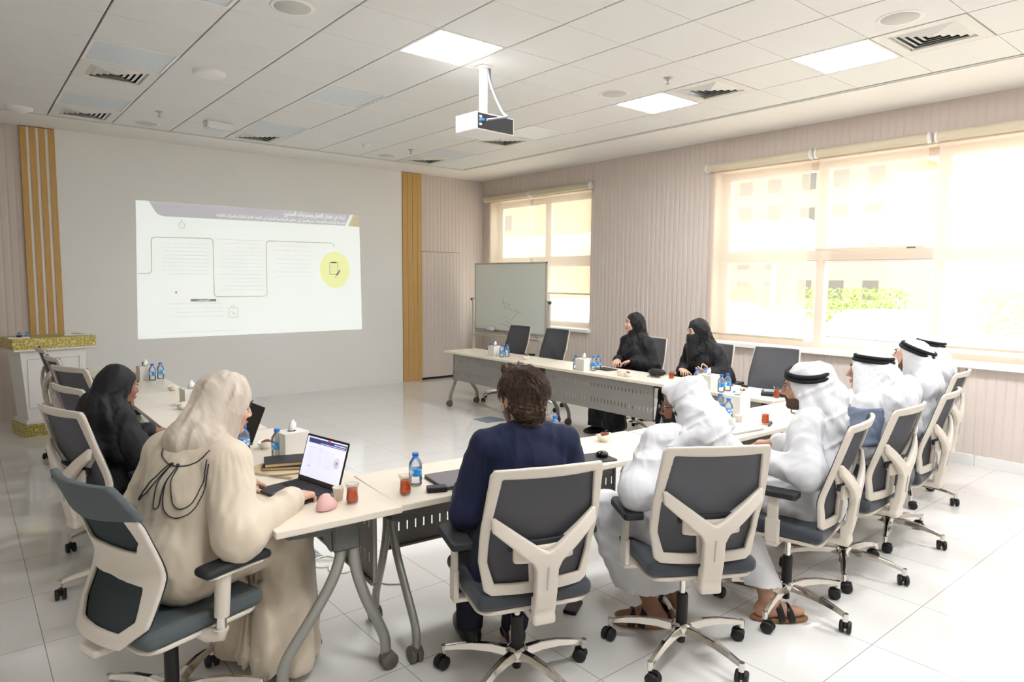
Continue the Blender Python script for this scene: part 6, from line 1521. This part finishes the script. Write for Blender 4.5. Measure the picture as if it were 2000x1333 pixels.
fit(text('title_text', '\u0639\ufeed\ufeae\ufeb8\ufee4\ufedf\ufe8d \ufe95\ufe8e\ufe9f\ufeae\ufea8\ufee3\ufeed \ufede\ufee4\ufecc\ufedf\ufe8d \ufed5\ufe8e\ufec4\ufee7 \ufee6\ufecb \ufe93\ufeac\ufe92\ufee7', 3.75, 2.572, 0.085, 'slide', -0.0025, wt=0.002), 2.79, 3.75)
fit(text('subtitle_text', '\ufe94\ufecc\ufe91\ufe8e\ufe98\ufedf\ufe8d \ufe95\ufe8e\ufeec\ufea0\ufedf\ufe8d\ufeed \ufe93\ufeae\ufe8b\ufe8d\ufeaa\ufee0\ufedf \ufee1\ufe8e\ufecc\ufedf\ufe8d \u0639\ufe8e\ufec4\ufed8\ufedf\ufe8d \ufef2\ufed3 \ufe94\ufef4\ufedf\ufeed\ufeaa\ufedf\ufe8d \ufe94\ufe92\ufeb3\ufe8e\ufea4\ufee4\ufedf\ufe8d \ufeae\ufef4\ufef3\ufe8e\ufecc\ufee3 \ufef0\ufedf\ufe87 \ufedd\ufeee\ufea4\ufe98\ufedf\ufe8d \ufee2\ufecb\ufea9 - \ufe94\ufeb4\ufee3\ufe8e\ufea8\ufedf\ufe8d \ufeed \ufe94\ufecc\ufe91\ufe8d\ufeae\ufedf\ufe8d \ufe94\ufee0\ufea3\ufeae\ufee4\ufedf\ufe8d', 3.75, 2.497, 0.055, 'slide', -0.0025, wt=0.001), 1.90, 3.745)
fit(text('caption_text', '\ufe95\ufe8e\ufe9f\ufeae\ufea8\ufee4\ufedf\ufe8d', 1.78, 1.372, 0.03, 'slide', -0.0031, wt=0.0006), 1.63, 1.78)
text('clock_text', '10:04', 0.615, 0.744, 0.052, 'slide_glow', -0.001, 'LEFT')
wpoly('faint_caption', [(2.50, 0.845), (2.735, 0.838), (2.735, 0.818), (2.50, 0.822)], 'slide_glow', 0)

# ------------------------------------------------------------------ projector
t = thing('projector', 'white ceiling projector with black rear panel, hanging over the tables', 'projector', (2.535, -0.72, ZC), R(4)); t.scale = (1.18, 1.18, 1.05)
mb = MB(); mb.prism([(-0.17, -0.13), (0.17, -0.13), (0.17, 0.09), (0.13, 0.135), (-0.13, 0.135), (-0.17, 0.09)], -0.515, -0.385); mb.build('housing', M['plastic_white'], t, 0.008)
MB().box(-0.160, 0.160, -0.1325, -0.129, -0.507, -0.393).build('rear_panel', M['black'], t, 0.002)
pl = MB()
for i in range(3): pl.box(-0.150, -0.128, -0.136, -0.132, -0.485+i*0.028, -0.468+i*0.028)
pl.build('ports', M['alu'], t)
MB().box(-0.148, -0.118, -0.150, -0.1325, -0.452, -0.436).build('plug', M['cap_blue'], t)
MB().lathe([(0, 0.0), (0.035, 0.0), (0.035, 0.015), (0, 0.015)], c=(-0.07, 0.13, -0.44), ax='y', n=24).build('lens', M['black_glossy'], t)
mb = MB(); mb.box(-0.028, 0.028, -0.012, 0.012, -0.385, -0.001); mb.rbox(-0.045, 0.045, -0.04, 0.04, -0.385, -0.372, 0.01); mb.rbox(-0.05, 0.05, -0.05, 0.05, -0.006, 0.0, 0.01); mb.build('mount_pole', M['plastic_white'], t, 0.002)
MB().tube(catmull([(0.035, -0.01, -0.002), (0.04, -0.02, -0.10), (0.065, -0.05, -0.22), (0.10, -0.09, -0.34), (0.085, -0.15, -0.385), (0.02, -0.165, -0.41), (-0.10, -0.152, -0.444)], 8), 0.009, n=8).build('cable', M['cable_grey'], t)
MB().tube(catmull([(0.05, -0.01, -0.002), (0.055, -0.02, -0.12), (0.11, -0.06, -0.30), (0.16, -0.06, -0.36), (0.215, -0.03, -0.38), (0.225, 0.0, -0.42), (0.185, 0.02, -0.44), (0.168, 0.02, -0.44)], 8), 0.0045, n=8).build('cable', M['black'], t)

# ------------------------------------------------------------------ whiteboard on a wheeled stand
t = thing('whiteboard', 'mobile whiteboard with faint handwriting in the corner by the small window', 'whiteboard', (6.0, 3.205, 0), R(0))
M['board'] = mat('whiteboard_surface', (234, 240, 232), 0.18)
MB().box(-0.008, 0.008, -0.885, 0.885, 0.86, 1.94).build('board', M['board'], t)
f = MB(); f.box(-0.016, 0.016, -0.90, 0.90, 1.93, 1.955); f.box(-0.016, 0.016, -0.90, 0.90, 0.825, 0.865); f.box(-0.016, 0.016, -0.90, -0.882, 0.83, 1.955); f.box(-0.016, 0.016, 0.882, 0.90, 0.83, 1.955)
f.build('frame', M['alu'], t, 0.002)
MB().box(-0.085, -0.016, -0.80, 0.80, 0.80, 0.812).box(-0.088, -0.082, -0.80, 0.80, 0.80, 0.83).build('pen_tray', M['alu'], t)
s = MB()
for sy in (-1, 1):
    s.box(-0.02, 0.02, sy*0.955-0.022, sy*0.955+0.022, 0.08, 1.36); s.box(-0.30, 0.30, sy*0.955-0.022, sy*0.955+0.022, 0.06, 0.10)
s.box(-0.015, 0.015, -0.94, 0.94, 0.28, 0.32); s.box(-0.015, 0.015, -0.94, 0.94, 0.735, 0.775)
s.build('stand', M['chair_cream'], t, 0.003)
for sy in (-1, 1):
    MB().lathe([(0, -0.02), (0.022, -0.02), (0.026, 0), (0.022, 0.02), (0, 0.02)], c=(-0.01, sy*0.985, 1.345), ax='y', n=16).tube([(0, sy*0.90, 1.36), (0, sy*0.975, 1.36)], 0.008, n=8).build('knob', M['cap_grey'], t)
    for sx in (-0.27, 0.27): MB().lathe([(0, -0.012), (0.028, -0.012), (0.028, 0.012), (0, 0.012)], c=(sx, sy*0.955, 0.03), ax='y', n=18).build('castor', M['black'], t)
hw = MB()
for pts in ([(0.14, 1.40), (0.13, 1.33), (0.08, 1.30), (-0.04, 1.28)], [(0.13, 1.31), (0.09, 1.24), (0.05, 1.21)], [(0.02, 1.25), (-0.06, 1.20), (-0.12, 1.19)], [(-0.16, 1.22), (-0.24, 1.18), (-0.34, 1.165)], [(-0.20, 1.20), (-0.22, 1.15), (-0.15, 1.10), (-0.10, 1.06), (-0.08, 1.03)], [(0.11, 1.10), (0.04, 1.075), (-0.03, 1.07)], [(0.19, 1.06), (0.13, 1.04)], [(0.08, 1.02), (0.0, 1.0), (-0.05, 0.985)], [(0.19, 0.98), (0.14, 0.965), (0.0, 0.935), (-0.07, 0.92)]):
    c = catmull([(-0.0085, p[0], p[1]) for p in pts], 8); c = [v+Vector((0, 0.004*math.sin(i*1.9), 0.006*math.sin(i*2.7))) for i, v in enumerate(c)]; hw.tube(c, 0.0028, n=4, flat=(0.3, 1))
hw.build('handwriting', M['marker_blue'], t)
er = lambda P: smax(ell(P, (0, 0, 0.03), (0.04, 0.10, 0.045)), 0.001-P[:, 2], 0.004)-wr(P, 0.08, 0.006, 2)
o = link('cleaning_cloth', sdf_mesh('cloth', er, (-0.07, -0.14, -0.02), (0.07, 0.14, 0.11), 0.007), M['white_cloth']); o.location = (6.0-0.052, 3.60, 0.838); tag(o, 'crumpled white cloth lying in the whiteboard tray', 'cloth')
# ------------------------------------------------------------------ podium
t = thing('podium', 'white podium with gold patterned top band and foot, at the far left', 'podium', (-0.055, 3.37, 0), R(12))
def frust(mb, x0, y0a, y0b, z0, x1, y1a, y1b, z1): mb.add([(-x0, y0a, z0), (x0, y0a, z0), (x0, y0b, z0), (-x0, y0b, z0), (-x1, y1a, z1), (x1, y1a, z1), (x1, y1b, z1), (-x1, y1b, z1)], [(0, 3, 2, 1), (4, 5, 6, 7), (0, 1, 5, 4), (1, 2, 6, 5), (2, 3, 7, 6), (3, 0, 4, 7)])
b = MB(); frust(b, 0.255, 0.10, 0.46, 0.16, 0.31, 0.06, 0.48, 0.905); b.rbox(-0.285, 0.285, 0.06, 0.49, 0.125, 0.165, 0.005); b.box(-0.375, 0.375, 0.005, 0.50, 0.905, 0.925); bd_ = b.build('body', M['plastic_white'], t, 0.003)
m_ = MB()
for x0, x1 in ((-0.24, -0.02), (0.02, 0.24)):
    for a, b_ in (((x0, 0.30), (x1, 0.30)), ((x1, 0.30), (x1, 0.82)), ((x1, 0.82), (x0, 0.82)), ((x0, 0.82), (x0, 0.30))):
        f_ = lambda p: (p[0], 0.10-0.04*(p[1]-0.16)/0.745-0.004, p[1]); m_.tube([f_(a), f_(b_)], 0.008, n=8)
m_.build('moulding', M['plastic_white'], bd_)
MB().box(-0.385, 0.385, 0.0, 0.505, 0.925, 1.038).build('top_band', M['gold_band'], t, 0.002); MB().box(-0.30, 0.30, 0.045, 0.50, 0.0, 0.125).build('foot_band', M['gold_band'], t, 0.002)
zp = 1.039; Mp = Matrix.Translation((-0.055, 3.37, 0)) @ Matrix.Rotation(R(12), 4, 'Z')
def onp(x, y): v = Mp @ Vector((x, y, zp)); return (v.x, v.y, zp)
for x, l in ((-0.26, 'small bottle whose blue cap shows on the podium, left one'), (-0.19, 'small bottle whose blue cap shows on the podium, right one')):
    o = copy_tree(b0); o.location = onp(x, 0.22); o['label'] = l; o.scale = (0.7, 0.7, 0.35)
o = MB().add([(-0.04, 0, 0), (0.04, 0, 0), (0.04, 0.05, 0), (-0.04, 0.05, 0), (0, 0.02, 0.07), (0, 0.03, 0.07)], [(0, 1, 4), (1, 2, 5, 4), (2, 3, 5), (3, 0, 4, 5), (0, 3, 2, 1)]).build('name_card', M['tissue_box']); o.location = onp(0.16, 0.12); tag(o, 'small triangular tent card standing on the podium', 'card')
o = MB().rbox(-0.10, 0.10, -0.07, 0.07, 0, 0.006, 0.003).build('paper_stack', M['paper']); o.location = onp(0.27, 0.14); tag(o, 'loose white papers at the right end of the podium top', 'papers')
o = MB().rbox(-0.09, 0.09, -0.06, 0.06, 0, 0.012, 0.003).build('paper_stack', M['paper']); o.location = onp(-0.30, 0.09); tag(o, 'white papers at the left end of the podium top', 'papers')
o = MB().rbox(-0.02, 0.02, -0.03, 0.03, 0, 0.02, 0.006).build('remote_control', M['black']); o.location = tuple(Vector(onp(-0.30, 0.09))+Vector((0, 0, 0.013))); tag(o, 'small black remote lying on the left podium papers', 'remote')
# ------------------------------------------------------------------ floor boxes and cables
def floor_box(x, y, rz, label, open_=True):
    t = thing('floor_box', label, 'floor box', (x, y, 0.0), R(rz), 'floor socket boxes')
    MB().rbox(-0.14, 0.14, -0.14, 0.14, 0.0005, 0.006, 0.01).build('rim', M['floor_box'], t)
    if open_: MB().box(-0.12, 0.12, -0.12, 0.12, 0.0, 0.008, mtx=Matrix.Translation((0, 0.13, 0.02)) @ Matrix.Rotation(R(20), 4, 'X') @ Matrix.Translation((0, -0.12, 0))).build('flap', M['floor_box'], t, 0.001)
floor_box(0.66, -1.31, 0, 'open blue grey floor box behind the skirt of the woman in cream')
o = MB().rbox(-0.14, 0.14, -0.14, 0.14, 0.0005, 0.006, 0.01).build('floor_box', M['floor_box']); o.location = (4.05, 1.15, 0); tag(o, 'flat floor box lying left of the brown haired head, in the open floor', 'floor box', 'floor socket boxes')
o = MB().rbox(-0.07, 0.07, -0.035, 0.035, 0.0005, 0.02, 0.01).build('floor_socket', M['black']); o.location = (1.53, -2.85, 0); o.rotation_euler = (0, 0, R(30)); tag(o, 'small black socket block on the floor right of the navy man chair', 'socket')
o = MB().tube(catmull([(0.72, -1.42, 0.006), (0.76, -1.50, 0.012), (0.86, -1.56, 0.006), (0.90, -1.68, 0.005), (0.80, -1.74, 0.005), (0.74, -1.66, 0.006), (0.80, -1.58, 0.012), (0.90, -1.60, 0.006), (0.96, -1.78, 0.005), (0.90, -1.98, 0.005), (0.98, -2.06, 0.005)], 8), 0.005, n=8).build('cable', M['cable_white']); tag(o, 'tangled white cable on the floor under the left table', 'cable')
o = MB().tube(catmull([(0.70, -1.36, 0.006), (0.78, -1.40, 0.006), (0.84, -1.52, 0.006), (0.77, -1.60, 0.006), (0.70, -1.56, 0.006), (0.74, -1.47, 0.012), (0.84, -1.45, 0.006)], 8), 0.0045, n=8).build('cable', M['cable_white']); tag(o, 'white cable coil beside the open floor box', 'cable')
